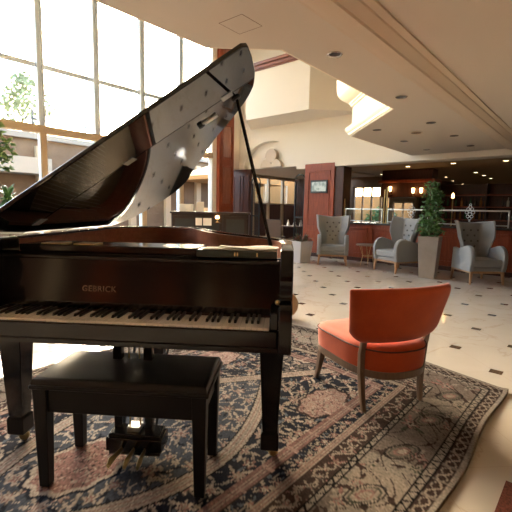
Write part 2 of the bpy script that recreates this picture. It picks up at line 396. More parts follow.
# bar room
struct('ceiling_bar', MB().prism([(9.32,-8),(14,-8),(14,7.6),(13.3,7.2),(9.32,6.1)],2.5,2.65).box(14,26,-8,4.9,2.5,2.65), mat('bar_ceiling', (.34,.25,.16), .8), smooth=0)
struct('wall_bar_end', MB().box(26,26.3,-8,9.4,0,2.65), M['darkwood'], smooth=0)
struct('wall_bar_side', MB().box(14.2,26,4.9,5.05,0,2.65), M['darkwood'], smooth=0)
mb = MB().box(14,14.2,4.9,5.02,0,2.65).box(14,14.2,5.75,5.87,0,2.65).box(14,14.2,7.3,9.4,0,2.65)
mb.box(14,14.2,5.02,5.75,0,.95).box(14,14.2,5.02,5.75,1.6,2.65).box(14,14.2,5.87,7.3,0,.7).box(14,14.2,5.87,7.3,2.15,2.65)
struct('wall_bar_left', mb, mat('bar_wall', (.22,.15,.09), .7), smooth=0)
for k, (a, b, z0, z1, m_) in enumerate(((5.02,5.75,.95,1.6,2),(5.87,7.3,.7,2.15,4))):
    mb = MB().box(14.05,14.12,a,b,z0,z0+.05).box(14.05,14.12,a,b,z1-.05,z1)
    for q in range(m_+1):
        y = a + (b-a)*q/m_; mb.box(14.05,14.12,y-.025,y+.025,z0,z1)
    fr = struct('window_%d' % (30+k), mb, M['bronze'], smooth=0)
    MB().quad((14.08,a,z0),(14.08,b,z0),(14.08,b,z1),(14.08,a,z1)).build('pane', M['glass'], fr, smooth=0)

# ------------------------------------------------------------------ outside
ob = thing('terrace_building', 'low tan building with pale coping and brown columns beyond the window wall', 'building', uv(6,16,-.14), ROT)
MB().box(-14,14,0,5,0,3.75).build('wall', M['facade'], ob, smooth=0)
MB().box(-14.1,14.1,-.15,5,3.75,3.95).build('coping', M['roofdeck'], ob, smooth=0)
for k in range(-7,8): MB().box(k*1.9-.14,k*1.9+.14,-.2,0,0,3.5).build('column', M['bronze'], ob, smooth=0)
MB().box(-8,.1,-.9,-.05,2.45,3.0).build('awning', M['awning'], ob, smooth=0)
MB().box(2.2,14,-.9,-.05,2.7,3.2).build('awning', M['awning'], ob, smooth=0)
rl = thing('roof_railing', 'thin dark metal railing along the roof of the tan building', 'railing', uv(6,16.4,3.81), ROT)
MB().tube([(-14,0,.62),(14,0,.62)],.03).build('top_rail', M['rail'], rl)
MB().tube([(-14,0,.3),(14,0,.3)],.02).build('lower_rail', M['rail'], rl)
for k in range(-7,8): MB().tube([(k*2,0,0),(k*2,0,.95 if k%3 else 1.15)],.035).build('post', M['rail'], rl)
cb = thing('ochre_canopy', 'sunlit ochre sloping canopy on dark posts outside the right end of the windows', 'canopy', uv(12.2,11.0,-.14), ROT)
MB().prism([(-2.2,2.45),(2.6,2.45),(2.6,2.6),(.6,3.5),(-2.2,2.6)], 0, 2.2, 'y').build('roof', M['orangewall'], cb, smooth=0)
for x in (-2.1,-.5,1.0,2.5): MB().box(x-.05,x+.05,0,.1,0,2.45).build('post', M['bronze'], cb, smooth=0)
MB().box(-3.2,3.5,-.6,-.5,0,1.38).build('screen_wall', M['ochre_light'], cb, smooth=0)
eb = thing('ochre_outbuilding', 'ochre outbuilding with slanting stair rails seen through the passage windows', 'building', uv(17.5,11.4,-.14), ROT)
MB().box(-1.4,4,0,3,0,3.6).build('wall', M['orangewall'], eb, smooth=0)
for z0, x0 in ((1.0,-1.2),(1.0,.9)): MB().tube([(x0,-.3,z0),(x0+1.8,-.3,z0+1.7)],.05).build('stair_rail', M['bronze'], eb)
MB().box(-1.5,4,-.5,-.4,0,1.25).build('fence_panel', M['facade'], eb, smooth=0)
gb = thing('garden_wall', 'tan garden wall with shrubs seen through the bar windows', 'wall', uv(18,8.0,-.14), ROT)
MB().box(0,.3,-3,5,0,2.1).build('wall', M['orangewall'], gb, smooth=0)

def leaf_cloud(mb, c, r, n, size, rnd, droop=.3):
    for _ in range(n):
        while True:
            p = Vector((rnd.uniform(-1,1), rnd.uniform(-1,1), rnd.uniform(-1,1)))
            if p.length <= 1: break
        p = Vector((p.x*r[0], p.y*r[1], p.z*r[2])) + Vector(c)
        d = Vector((rnd.gauss(0,1), rnd.gauss(0,1), rnd.gauss(-droop,.7))).normalized(); s_ = d.cross(Vector((rnd.gauss(0,1),rnd.gauss(0,1),1))).normalized()
        L = size*rnd.uniform(.7,1.3); w = L*.3; nn = d.cross(s_)*L*.08
        v = [mb.bm.verts.new(q) for q in (p, p+d*L*.45+s_*w-nn, p+d*L-nn*2, p+d*L*.45-s_*w-nn)]; mid = mb.bm.verts.new(p+d*L*.5+nn)
        for a_, b_ in ((0,1),(1,2),(2,3),(3,0)): mb.bm.faces.new((v[a_], v[b_], mid))
R_ = random.Random(3)
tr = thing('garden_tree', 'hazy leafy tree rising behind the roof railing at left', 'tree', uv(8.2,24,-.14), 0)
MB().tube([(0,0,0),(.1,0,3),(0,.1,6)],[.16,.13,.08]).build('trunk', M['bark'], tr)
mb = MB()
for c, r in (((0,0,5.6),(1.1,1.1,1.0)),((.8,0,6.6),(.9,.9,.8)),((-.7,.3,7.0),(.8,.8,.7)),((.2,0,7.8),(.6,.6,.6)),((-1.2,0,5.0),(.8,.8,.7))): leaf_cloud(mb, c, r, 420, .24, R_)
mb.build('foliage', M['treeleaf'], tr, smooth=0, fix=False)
sh = thing('garden_shrub', 'green shrub beyond the orange lit bar windows', 'shrub', uv(17,7.4,-.14), 0)
mb = MB(); leaf_cloud(mb, (0,0,.9), (.7,.7,.7), 900, .16, R_); mb.build('foliage', M['leaf'], sh, smooth=0, fix=False)
MB().tube([(0,0,0),(0,0,.9)],.05).build('stem', M['stem'], sh)

# ------------------------------------------------------------------ rug (colours of the woven design worked out on a fine grid)
def make_rug():
    st = .008; U0, U1, V0, V1 = -.75, 3.20, .39, 3.05
    us = np.arange(U0, U1, st); vs = np.arange(V0, V1, st); nu, nv = len(us), len(vs)
    u, v = np.meshgrid(us, vs, indexing='ij'); rng = np.random.default_rng(5)
    C = dict(navy=(.020,.024,.045), cream=(.46,.36,.27), rose=(.33,.15,.115), blue=(.12,.15,.19), brown=(.085,.045,.032), tan=(.38,.29,.21), taupe=(.33,.265,.20), green=(.085,.095,.055), pink=(.42,.25,.19), black=(.018,.014,.013))
    C = {k: np.array(c) for k, c in C.items()}
    img = np.zeros((nu,nv,3))
    def put(mask, c, a=1.0):
        img[mask] = img[mask]*(1-a) + C[c]*a
    def wob(x, y, s, k):
        return np.sin(x*s+1.3*np.sin(y*s*.7+k))*np.sin(y*s*1.1+1.7*np.sin(x*s*.6+k*2))
    def flowers(mask, cell, rmin, rmax, pal, leafpal, seed, vine=None, dens=1.0):
        r = np.random.default_rng(seed)
        if vine:
            f = wob(u, v, 5.5/cell*.55, seed); put(mask & (np.abs(f) < .05), vine)
        gi = np.arange(U0-cell, U1+cell, cell); gj = np.arange(V0-cell, V1+cell, cell)
        for i, a in enumerate(gi):
            for j, b in enumerate(gj):
                if r.random() > dens: r.random(12); continue
                cu = a + cell*(.5*(j%2)) + r.uniform(-.2,.2)*cell; cv = b + r.uniform(-.2,.2)*cell
                R = r.uniform(rmin,rmax)
                i0, i1 = np.searchsorted(us, (cu-2.3*R, cu+2.3*R)); j0, j1 = np.searchsorted(vs, (cv-2.3*R, cv+2.3*R))
                if i1-i0 < 3 or j1-j0 < 3: continue
                U_, V_ = u[i0:i1,j0:j1]-cu, v[i0:i1,j0:j1]-cv; mk = mask[i0:i1,j0:j1]
                sub = img[i0:i1,j0:j1]; rr = np.hypot(U_,V_); th = np.arctan2(V_,U_)
                ph = r.uniform(0,6.28); npet = r.integers(5,9)
                for k in range(r.integers(3,6)):      # leaves round the flower
                    al = ph + k*6.28/4 + r.uniform(-.5,.5); ca, sa = np.cos(al), np.sin(al)
                    x = U_*ca+V_*sa-1.45*R; y = -U_*sa+V_*ca
                    m2 = mk & ((np.abs(y) < .22*R*(1-(x/(.75*R))**2)) & (np.abs(x) < .75*R)); sub[m2] = C[leafpal[r.integers(len(leafpal))]]
                edge_ = R*(.72+.28*np.cos(npet*th+ph))
                c1, c2, c3 = pal[r.integers(len(pal))]
                m1 = mk & (rr < edge_*1.12); sub[m1] = C['black']*.5+C[c1]*.3
                sub[mk & (rr < edge_)] = C[c1]; sub[mk & (rr < edge_*.62)] = C[c2]; sub[mk & (rr < edge_*.30)] = C[c3]
    d = v - V0; dm = np.minimum(d, V1 - v); du = U1 - u; db = np.minimum(dm, du)   # distance from the nearer long or far edge
    full = np.ones_like(u, bool)
    # field
    img[:] = C['navy']
    vc = (V0+V1)/2; y = v - vc
    A = .45; lam = 1.9
    s1 = A*np.cos(np.pi*(u-1.12)/lam); ad = np.minimum(np.abs(y-s1), np.abs(y+s1)) / np.sqrt(1+(A*np.pi/lam*np.sin(np.pi*(u-1.12)/lam))**2)
    inside = np.abs(y) < np.abs(s1)
    field = db > .72
    flowers(field & ~inside, .125, .034, .048, [('tan','rose','cream'),('cream','rose','tan'),('rose','cream','brown'),('pink','tan','rose')], ['taupe','blue','tan','cream'], 11, 'taupe')
    odd = inside & field & (np.mod(np.floor((u-1.12)/lam+.5),2) == 0)
    evn = inside & field & ~odd
    put(odd, 'blue', .55); put(evn, 'taupe', .55)
    flowers(odd, .12, .033, .048, [('cream','rose','tan'),('cream','blue','cream'),('pink','cream','rose'),('tan','rose','cream')], ['cream','tan','navy','cream'], 21, 'cream')
    flowers(evn, .13, .034, .05, [('cream','rose','tan'),('rose','pink','cream'),('navy','cream','rose')], ['navy','green','cream','navy'], 23, 'navy')
    # rose ovals on the centre line
    for cu in (-1.13,.77,2.67):
        q = np.hypot((u-cu)/.20, y/.15); th = np.arctan2(y/.15,(u-cu)/.20); q = q*(1+.05*np.cos(12*th))
        put(field & (q < 1.25), 'navy'); put(field & (q < 1.16), 'cream'); put(field & (q < 1.02), 'rose')
        m = field & (q < .98); flowers(m, .05, .012, .018, [('pink','rose','cream'),('tan','rose','pink')], ['pink','brown'], 31)
    # ogee bands
    put(field & (ad < .046), 'black'); put(field & (ad < .038), 'tan'); put(field & (ad < .032), 'cream', .75)
    put(field & (np.abs(ad-.016) < .0042), 'rose', .7); put(field & (ad < .005), 'taupe')
    # small offset rosettes beside the bands
    for cu, cv in ((2.05,.50),(2.05,-.50),(.15,.50),(.15,-.50)):
        q = np.hypot((u-cu)/.20, (y-cv)/.12); th = np.arctan2(y-cv,u-cu); q *= 1+.06*np.cos(10*th)
        put(field & (q < 1.1), 'brown'); put(field & (q < 1), 'pink'); m = field & (q < .96); flowers(m, .06, .016, .024, [('rose','cream','rose'),('cream','rose','tan')], ['cream','rose'], 41)
    # borders from the field outwards
    def band(a, b): return (db >= a) & (db < b)
    run = np.where(du < dm, v, u)             # coordinate along the band
    b1 = band(.645,.72); put(b1, 'rose', .85); put(b1 & (np.mod(db,.014) < .004), 'tan', .8); put(band(.645,.652)|band(.713,.72), 'brown')
    put(b1 & (np.mod(run,.19) < .02) , 'pink')
    b2 = band(.575,.645); put(b2, 'navy'); flowers(b2, .085, .022, .030, [('rose','cream','tan'),('tan','rose','cream'),('pink','rose','cream')], ['tan','taupe','blue'], 51, 'taupe')
    b3 = band(.525,.575); put(b3, 'tan'); put(b3 & (np.mod(db,.016) < .004), 'rose', .8); put(band(.525,.530)|band(.570,.575), 'brown')
    b4 = band(.43,.525); put(b4, 'brown')
    sc = .03*np.sin(run*2*np.pi/.16); put(b4 & (np.abs(db-.478-sc) < .007), 'tan'); flowers(b4, .08, .018, .027, [('rose','tan','rose'),('tan','rose','cream'),('taupe','rose','tan')], ['tan','rose','taupe'], 61)
    zz = lambda lo, hi: (hi-lo)*np.abs(np.mod(run/.075,1)*2-1)+lo
    for lo, hi in ((.392,.43),(.092,.14)):
        b = band(lo,hi); put(b, 'taupe'); put(b & (np.abs(db-zz(lo,hi)) < .006), 'black'); put(band(lo,lo+.006)|band(hi-.006,hi), 'black')
    b6 = band(.14,.392); put(b6, 'taupe')
    big = wob(u, v, 4.2, 3.0); put(b6 & (big > .15), 'brown', .45); put(b6 & (big < -.35), 'tan', .6)
    flowers(b6, .17, .030, .055, [('tan','rose','taupe'),('taupe','green','tan'),('rose','taupe','brown'),('tan','taupe','green')], ['green','taupe','rose','brown'], 71, 'brown', .75)
    for cu in np.arange(-.6,3.3,.42):          # paisleys in the wide border
        for mir in (0,1):
            cv = V0+.265 if not mir else V1-.265
            x = u-cu; yy = (v-cv)*(1 if not mir else -1); q = np.hypot(x/.10, (yy+.35*x)/.055)
            for lo, hi, c in ((.92,1.06,'black'),(.70,.80,'green'),(.34,.50,'rose')): put(b6 & (q > lo) & (q < hi), c, .8)
            put(b6 & (q < .3), 'tan')
    b8 = band(.03,.092); put(b8, 'brown')
    s2 = .020*np.sin(run*2*np.pi/.14); put(b8 & (np.abs(db-.061-s2) < .006), 'tan'); put(b8 & (np.abs(db-.061+s2) < .004), 'taupe'); put(b8 & (np.mod(run,.14) < .02), 'taupe', .6)
    put(db < .03, 'taupe'); put((db < .03) & (np.mod(run,.03) < .008), 'tan', .5)
    # weave: small irregularities of the dyed yarn, stripes of different dye lots
    img *= (1 + .16*rng.standard_normal((nu,nv,1))).clip(.6,1.5)
    img *= (1 + .06*np.sin(u*9+.7*np.sin(v*3)))[...,None]
    lum = img.mean(-1, keepdims=True); img = .80*(lum + .62*(img-lum))**1.22
    # the far edge is skewed and the right edge is slightly wavy, lifting at the corner
    fr = ((u-U0)/(U1-U0)); t = ((v-V0)/(V1-V0))
    uu = u + fr**3*(-.12 + .34*np.minimum(t,.45)/.45 - .10*t); vv = v + np.exp(-((v-V0)/.12)**2)*.012*np.sin(u*5.5)
    z = .010 + .018*np.exp(-((v-V0)/.030)**2)*(.6+.4*np.sin(u*5.5+1)) + .012*np.exp(-((u-U1)/.05)**2)*(v < 1.6)
    P = np.stack([uu,vv,z],-1).reshape(-1,3)
    me = bpy.data.meshes.new('patterned_rug'); nb = nu*nv
    ii = np.arange(nb).reshape(nu,nv); q = np.stack([ii[:-1,:-1],ii[1:,:-1],ii[1:,1:],ii[:-1,1:]],-1).reshape(-1,4)
    rim = np.concatenate([ii[:,0], ii[-1,1:], ii[-2::-1,-1], ii[0,-2:0:-1]]); low = P[rim].copy(); low[:,2] = .0008
    lo = np.arange(len(rim))+nb; nx = np.roll(np.arange(len(rim)),-1)
    side = np.stack([rim, lo, lo[nx], rim[nx]],-1)
    verts = np.concatenate([P,low]); faces = np.concatenate([q,side])
    me.vertices.add(len(verts)); me.vertices.foreach_set('co', verts.ravel().astype(np.float32))
    me.loops.add(faces.size); me.loops.foreach_set('vertex_index', faces.ravel().astype(np.int32))
    me.polygons.add(len(faces)); me.polygons.foreach_set('loop_start', np.arange(0,faces.size,4).astype(np.int32))
    me.polygons.foreach_set('use_smooth', np.ones(len(faces),bool))
    me.update(calc_edges=True); me.validate()
    at = me.color_attributes.new('yarn', 'FLOAT_COLOR', 'POINT')
    cc = np.ones((len(verts),4),np.float32); cc[:nb,:3] = img.reshape(-1,3); cc[nb:,:3] = C['tan']
    at.data.foreach_set('color', cc.ravel())
    m = bpy.data.materials.new('rug_pile'); m.use_nodes = True; nt = m.node_tree; b = nt.nodes['Principled BSDF']
    an = nt.nodes.new('ShaderNodeAttribute'); an.attribute_name = 'yarn'
    b.inputs['Roughness'].default_value = .95; b.inputs['Specular IOR Level'].default_value = .05; b.inputs['Sheen Weight'].default_value = 0
    tc = nt.nodes.new('ShaderNodeTexCoord'); nz = nt.nodes.new('ShaderNodeTexNoise'); nz.inputs['Scale'].default_value = 260
    bp = nt.nodes.new('ShaderNodeBump'); bp.inputs['Strength'].default_value = .5; bp.inputs['Distance'].default_value = .004
    hs = nt.nodes.new('ShaderNodeHueSaturation'); hs.inputs['Value'].default_value = 1.0
    nt.links.new(an.outputs['Color'], hs.inputs['Color']); nt.links.new(hs.outputs[0], b.inputs['Base Color'])
    nt.links.new(tc.outputs['Object'], nz.inputs[0]); nt.links.new(nz.outputs[0], bp.inputs['Height']); nt.links.new(bp.outputs[0], b.inputs['Normal'])
    me.materials.append(m)
    o = bpy.data.objects.new('patterned_rug', me); COL.objects.link(o); room(o)
    return tag(o, 'large navy and rose floral patterned rug under the grand piano', 'rug')
make_rug()
RUGZ = .0105

# ------------------------------------------------------------------ grand piano
PR = rad(-4.1); PO = Vector((-.553,1.554,0))
PXA = Vector((math.cos(PR), math.sin(PR), 0)); PYA = Vector((-math.sin(PR), math.cos(PR), 0))
def pw(X, Y, z): return PO + PXA*X + PYA*Y + Vector((0,0,z))
def resample(pts, n):
    P = [Vector(p) for p in pts]; out = []
    k = len(P)-1
    for i in range(k):                      # Catmull-Rom
        p0, p1, p2, p3 = P[max(i-1,0)], P[i], P[i+1], P[min(i+2,k)]
        for q in range(n):
            t = q/n; out.append(.5*((2*p1)+(p2-p0)*t+(2*p0-5*p1+4*p2-p3)*t*t+(3*p1-p0-3*p2+p3)*t**3))
    out.append(P[-1]); return [tuple(p) for p in out]
def make_piano():
    T = thing('grand_piano', 'black grand piano with its lid propped open, standing on the rug', 'piano', PO, PR)
    L = M['lacquer']
    # outline of the case from above (X, Y): spine, tail, bent side
    curve = resample([(-.705,1.50),(-.62,1.70),(-.44,1.80),(-.20,1.795),(-.02,1.68),(.10,1.46),(.24,1.20),(.40,1.00),(.55,.84),(.655,.68),(.70,.50)],5)
    outer = [(-.705,.10)] + curve + [(.70,.10)]
    def inset(pts, d):
        out = []
        for i, p in enumerate(pts):
            a, b = Vector(pts[max(i-1,0)]), Vector(pts[min(i+1,len(pts)-1)])
            t = (b-a).normalized(); nrm = Vector((t.y,-t.x)); out.append((p[0]+nrm.x*d, p[1]+nrm.y*d))
        out[0] = (out[0][0], pts[0][1]); out[-1] = (out[-1][0], pts[-1][1]); return out
    def rim(mb, o_, i_, z0, z1):
        n_ = len(o_)
        loops = [[(o_[k][0],o_[k][1],z0),(o_[k][0],o_[k][1],z1),(i_[k][0],i_[k][1],z1),(i_[k][0],i_[k][1],z0)] for k in range(n_)]
        mb.loft(loops)
    mb = MB(); rim(mb, outer, inset(outer,.035), .70, 1.045); mb.build('rim', L, T, smooth=50)
    inn = inset(outer,.0352)
    mb = MB(); rim(mb, inn, inset(outer,.052), .86, 1.034); mb.build('inner_rim', M['rimwood'], T, smooth=50, label='reddish brown inner rim')
    MB().prism([(x,max(y,.45)) for x,y in inset(outer,.053)], .74, .76).build('soundboard', M['sbwood'], T, smooth=0)
    MB().prism(outer, .690, .70).build('underside', M['satin'], T, smooth=0)
    ins = [p for p in inset(outer,.075)]; pl = [(x,max(y,.52)) for x,y in ins]
    pl2 = [pl[0]] + [p for p in pl[1:-1]] + [pl[-1]]
    MB().prism(pl2, .875, .89).build('iron_plate', M['gold'], T, bev=.004)
    mb = MB()
    for k in range(44):
        x0 = -.60 + 1.18*k/43; y1 = 1.66-1.02*(k/43)**.8
        mb.tube([(x0,.56,.905),(x0-.08*(1-k/43),max(.7,y1),.905)],.0012,4)
    mb.build('strings', M['steel'], T, smooth=0)
    MB().box(-.62,.60,.50,.56,.89,.93).build('pin_block', M['gold'], T, bev=.004)
    # keybed, key slip, cheeks
    MB().box(-.70,.69,.02,.42,.645,.70).build('keybed', L, T, bev=.004)
    MB().box(-.645,.645,-.005,.018,.655,.728).build('key_slip', L, T, bev=.005)
    MB().box(-.66,.65,-.012,.02,.640,.664).build('key_slip_moulding', L, T, bev=.004)
    prof = [(-.035,.645),(-.038,.80),(-.030,.832),(-.010,.846),(.010,.850),(.014,.872),(.004,.895),(.000,.93),(.006,.958),(.030,.972),(.042,.985),(.046,1.020),(.062,1.040),(.09,1.0455),(.36,1.0455),(.36,.645)]
    for x0, x1 in ((-.705,-.648),(.648,.70)):
        MB().prism(prof, x0, x1, 'x').build('cheek', L, T, bev=.006, segs=3)
    for x0, x1, s in ((-.648,-.612,-1),(.612,.648,1)):
        MB().box(x0,x1,.005,.18,.728,.80).build('key_block', L, T, bev=.006)
        MB().ball((.648*s-.006*s,-.002,.845),.010).build('knob', M['brass'], T)
    # keys
    kw = 1.222/52
    for i in range(52):
        x = -.611 + kw*i
        MB().box(x+.0007,x+kw-.0007,.006,.17,.716,.738).build('white_key', M['ivory'], T, bev=.0016)
    i = 0
    for w in range(51):
        note = (w+5) % 7              # the lowest key is an A; no black key between E-F and B-C
        if note in (2, 6): continue
        x = -.611 + kw*(w+1)
        MB().prism([(.058,.738),(.066,.750),(.17,.751),(.17,.738)], x-.0055, x+.0055, 'x').build('black_key', M['ebony'], T, bev=.0016)
    MB().box(-.612,.612,.16,.175,.72,.745).build('key_felt', M['felt'], T, smooth=0)
    # fallboard with its maker's lettering
    fb = [(.172,.742),(.1725,.775),(.200,.965),(.212,.978),(.252,.978),(.252,.742)]
    MB().prism(fb, -.646, .646, 'x').build('fallboard', M['lacquer'], T, smooth=0)
    MB().box(-.646,.646,.192,.262,.962,.980).build('fallboard_lip', L, T, bev=.006, segs=3)
    cu = bpy.data.curves.new('lettering', 'FONT'); cu.body = 'GEBRICK'; cu.size = .036; cu.extrude = .0008; cu.align_x = 'CENTER'; cu.space_character = 1.12
    fo = bpy.data.objects.new('lettering', cu); COL.objects.link(fo)
    dep = bpy.context.evaluated_depsgraph_get(); me = bpy.data.meshes.new_from_object(fo.evaluated_get(dep)); bpy.data.objects.remove(fo)
    lo = bpy.data.objects.new('lettering', me); COL.objects.link(lo); me.materials.clear(); me.materials.append(mat('gilt_letters', (.22,.15,.10), .5))
    lo.parent = T; lo.location = (-.160,.1780,.823); lo.rotation_euler = (rad(90-8.2),0,0); lo['label'] = 'gilt maker name reading GEBRICK on the fallboard'
    # folded music desk
    MB().box(-.60,.262,.285,.50,.9845,1.018).build('music_desk', L, T, bev=.004)
    MB().box(-.646,.646,.262,.31,.955,.984).build('music_desk_rail', L, T, bev=.006, segs=3)
    for x in (-.50,-.34): MB().box(x,x+.10,.30,.40,1.018,1.024).build('desk_hinge', M['brass'], T, bev=.002)
    # lid with its front flap
    TH = rad(32.8)
    ld = bpy.data.objects.new('lid_pivot', None); bpy.data.objects.remove(ld)
    lc = resample([(.0,1.52),(.085,1.71),(.265,1.815),(.50,1.815),(.68,1.69),(.80,1.48),(.98,1.214),(1.10,1.03),(1.25,.86),(1.36,.71),(1.42,.58),(1.44,.47)],5)
    Mx = Matrix.Translation((-.712,0,1.05)) @ Matrix.Rotation(-TH, 4, 'Y')
    lp = MB().prism([(0,.472)] + lc, 0, .020, 'z').build('lid', M['lid'], T, smooth=50, bev=.004)
    lp.matrix_local = Mx
    fl = MB().prism([(0,.115),(1.425,.120),(1.447,.145),(1.452,.25),(1.450,.40),(1.441,.467),(0,.467)], 0, .020, 'z').build('front_flap', M['lid'], lp, smooth=50, bev=.004)
    fl.matrix_local = Matrix.Translation((0,.47,0)) @ Matrix.Rotation(rad(-2.4),4,'X') @ Matrix.Translation((0,-.47,0))
    for x in (.12,.70,1.28):
        MB().box(x-.03,x+.03,.44,.50,-.003,-.0005).build('hinge', M['steel'], lp, bev=.001)
    MB().lathe([(.0,-.012),(.022,-.010),(.026,-.004),(.026,0)],(1.317,.57,0),14).build('prop_cup', M['black'], lp)
    MB().box(1.10,1.19,.60,.64,-.010,-.001).build('lid_catch', M['steel'], lp, bev=.002)
    MB().lathe([(.0,-.016),(.018,-.014),(.02,0)],(1.09,.62,0),12).build('rubber_bumper', M['black'], lp)
    MB().tube([(x,.10,.010) for x in (0,1.42)],.004,6).build('lid_edge_bead', M['lid'], lp)
    a = Mx @ Vector((1.317,.57,-.012)); b = Vector((.606,.433,.98))
    MB().tube([b,a],[.010,.008],8).build('prop_stick', M['lacquer'], T)
    # legs
    def leg(X, Y, w):
        lg = None
        mb = MB()
        def sq(c, h, z): return [(X+c[0]-h,Y+c[1]-h,z),(X+c[0]+h,Y+c[1]-h,z),(X+c[0]+h,Y+c[1]+h,z),(X+c[0]-h,Y+c[1]+h,z)]
        mb.loft([sq((0,0),w,.700),sq((0,0),w,.640),sq((0,0),w*.96,.56),sq((0,0),.036,.155),sq((0,0),.034,.145)])
        lg = mb.build('leg', L, T, smooth=0, bev=.003)
        MB().loft([sq((0,0),.037,.150),sq((0,0),.043,.138),sq((0,0),.043,.062),sq((0,0),.038,.056)]).build('foot_block', M['satin'], lg, smooth=0, bev=.003)
        mb = MB(); Mr = Matrix.Translation((X+.018,Y,RUGZ+.0235)) @ Matrix.Rotation(rad(90),4,'X') @ Matrix.Rotation(.4,4,'Y')
        mb.lathe([(0,-.011),(.020,-.011),(.0235,-.006),(.0235,.006),(.020,.011),(0,.011)], n=18, M=Mr)
        mb.build('caster', M['brass'], lg); MB().box(X-.018,X+.018,Y-.016,Y+.016,.040,.060).build('caster_fork', M['brass'], lg, bev=.003)
    leg(.618,.305,.058); leg(-.652,.305,.058); leg(-.30,1.45,.058)
    # pedal lyre
    lx0 = .055; ly_ = -.055
    MB().box(-.19+lx0,.055+lx0,.235+ly_,.335+ly_,.045,.065).box(-.20+lx0,.065+lx0,.228+ly_,.342+ly_,.065,.130).box(-.19+lx0,.055+lx0,.235+ly_,.335+ly_,.130,.148).build('lyre_box', L, T, bev=.005)
    for x in (-.155,-.01): MB().box(x-.02+lx0,x+.02+lx0,.27+ly_,.31+ly_,.14,.692).build('lyre_post', L, T, bev=.004)
    for x in (-.105,-.055): MB().tube([(x+lx0,.29+ly_,.14),(x+lx0,.29+ly_,.69)],.004,8).build('pedal_rod', M['brass'], T)
    MB().box(-.11+lx0,-.05+lx0,.26+ly_,.32+ly_,.145,.17).build('lyre_plate', M['steel'], T, bev=.003)
    for x, dx in ((-.115,-.03),(-.062,-.01),(-.012,.0)):
        x += lx0
        MB().tube([(x,.28,.085),(x,.20,.083),(x+dx*.6,.13,.075),(x+dx,.10,.066),(x+dx,.075,.058)],[.010,.010,.014,.020,.013],10,flat=.5).build('pedal', M['brass'], T)
    for x in (-.16,.0): MB().tube([(x+lx0,.335+ly_,.10),(x*1.2+lx0,.60,.60),(x*1.2+lx0,.66,.692)],.007,8).build('lyre_brace', M['black'], T)
    return T
make_piano()
# things lying on the right end of the piano
bk = thing('music_folio', 'dark green folio with gilt marks lying on the right end of the piano', 'book', pw(.455,.30,.9845), PR)
MB().box(-.185,.175,-.07,.06,0,.034).build('cover', M['green_cover'], bk, bev=.003)
for x in (-.015,-.003,.085): MB().box(x,x+.006,-.0715,-.0695,.008,.026).build('gilt_mark', M['brass'], bk, smooth=0)
MB().box(-.16,.170,-.06,.055,.0345,.038).build('page', M['paper'], bk, smooth=0, label='open white pages')
bk.location = pw(.455,.30,.9845)
sm = thing('sheet_music', 'loose white sheet music on top of the dark green folio', 'paper', pw(.50,.30,1.0240), PR+.05)
mb = MB()
g = [[(Vector((-.135+.27*i/8, -.065+.12*j/5, .004*math.sin(i*.9+j*.5)+.005)), Vector((0,0,1))) for j in range(6)] for i in range(9)]
mb.sheet(g, .0012); mb.build('sheet', M['paper'], sm)

# ------------------------------------------------------------------ piano bench
T = thing('piano_bench', 'black piano bench with padded leather seat in front of the pedals', 'bench', pw(.006,.145,RUGZ), PR)
MB().box(-.374,.374,-.180,.184,.440,.458).build('seat_board', M['satin'], T, bev=.006, segs=3)
def pad(hw, hd, z0, z1, n=9):
    mb = MB(); L_ = []
    for k in range(n):
        t = k/(n-1); s_ = 1-.055*(t**2.2); L_.append([(x*hw*s_, y*hd*(1-.10*(t**2.2)), z0+(z1-z0)*math.sin(t*math.pi/2)) for x, y in ((-1,-1),(-.5,-1.0),(0,-1),(.5,-1.0),(1,-1),(1,0),(1,1),(.5,1.0),(0,1),(-.5,1.0),(-1,1),(-1,0))])
    mb.loft(L_); return mb
pad(.366,.172,.458,.487).build('cushion', M['leather'], T, smooth=60)
MB().box(-.335,.335,-.158,-.138,.335,.440).box(-.335,.335,.138,.158,.335,.440).box(-.345,-.325,-.14,.14,.335,.440).box(.325,.345,-.14,.14,.335,.440).build('apron', M['satin'], T, bev=.003)
for sx in (-1,1):
    for sy in (-1,1):
        mb = MB(); cx, cy = .333*sx, .143*sy
        mb.loft([[(cx-h+ox,cy-h,z),(cx+h+ox,cy-h,z),(cx+h+ox,cy+h,z),(cx-h+ox,cy+h,z)] for h, z, ox in ((.021,.002,0),(.024,.14,0),(.030,.440,0))])
        mb.build('leg', M['satin'], T, smooth=0, bev=.003)

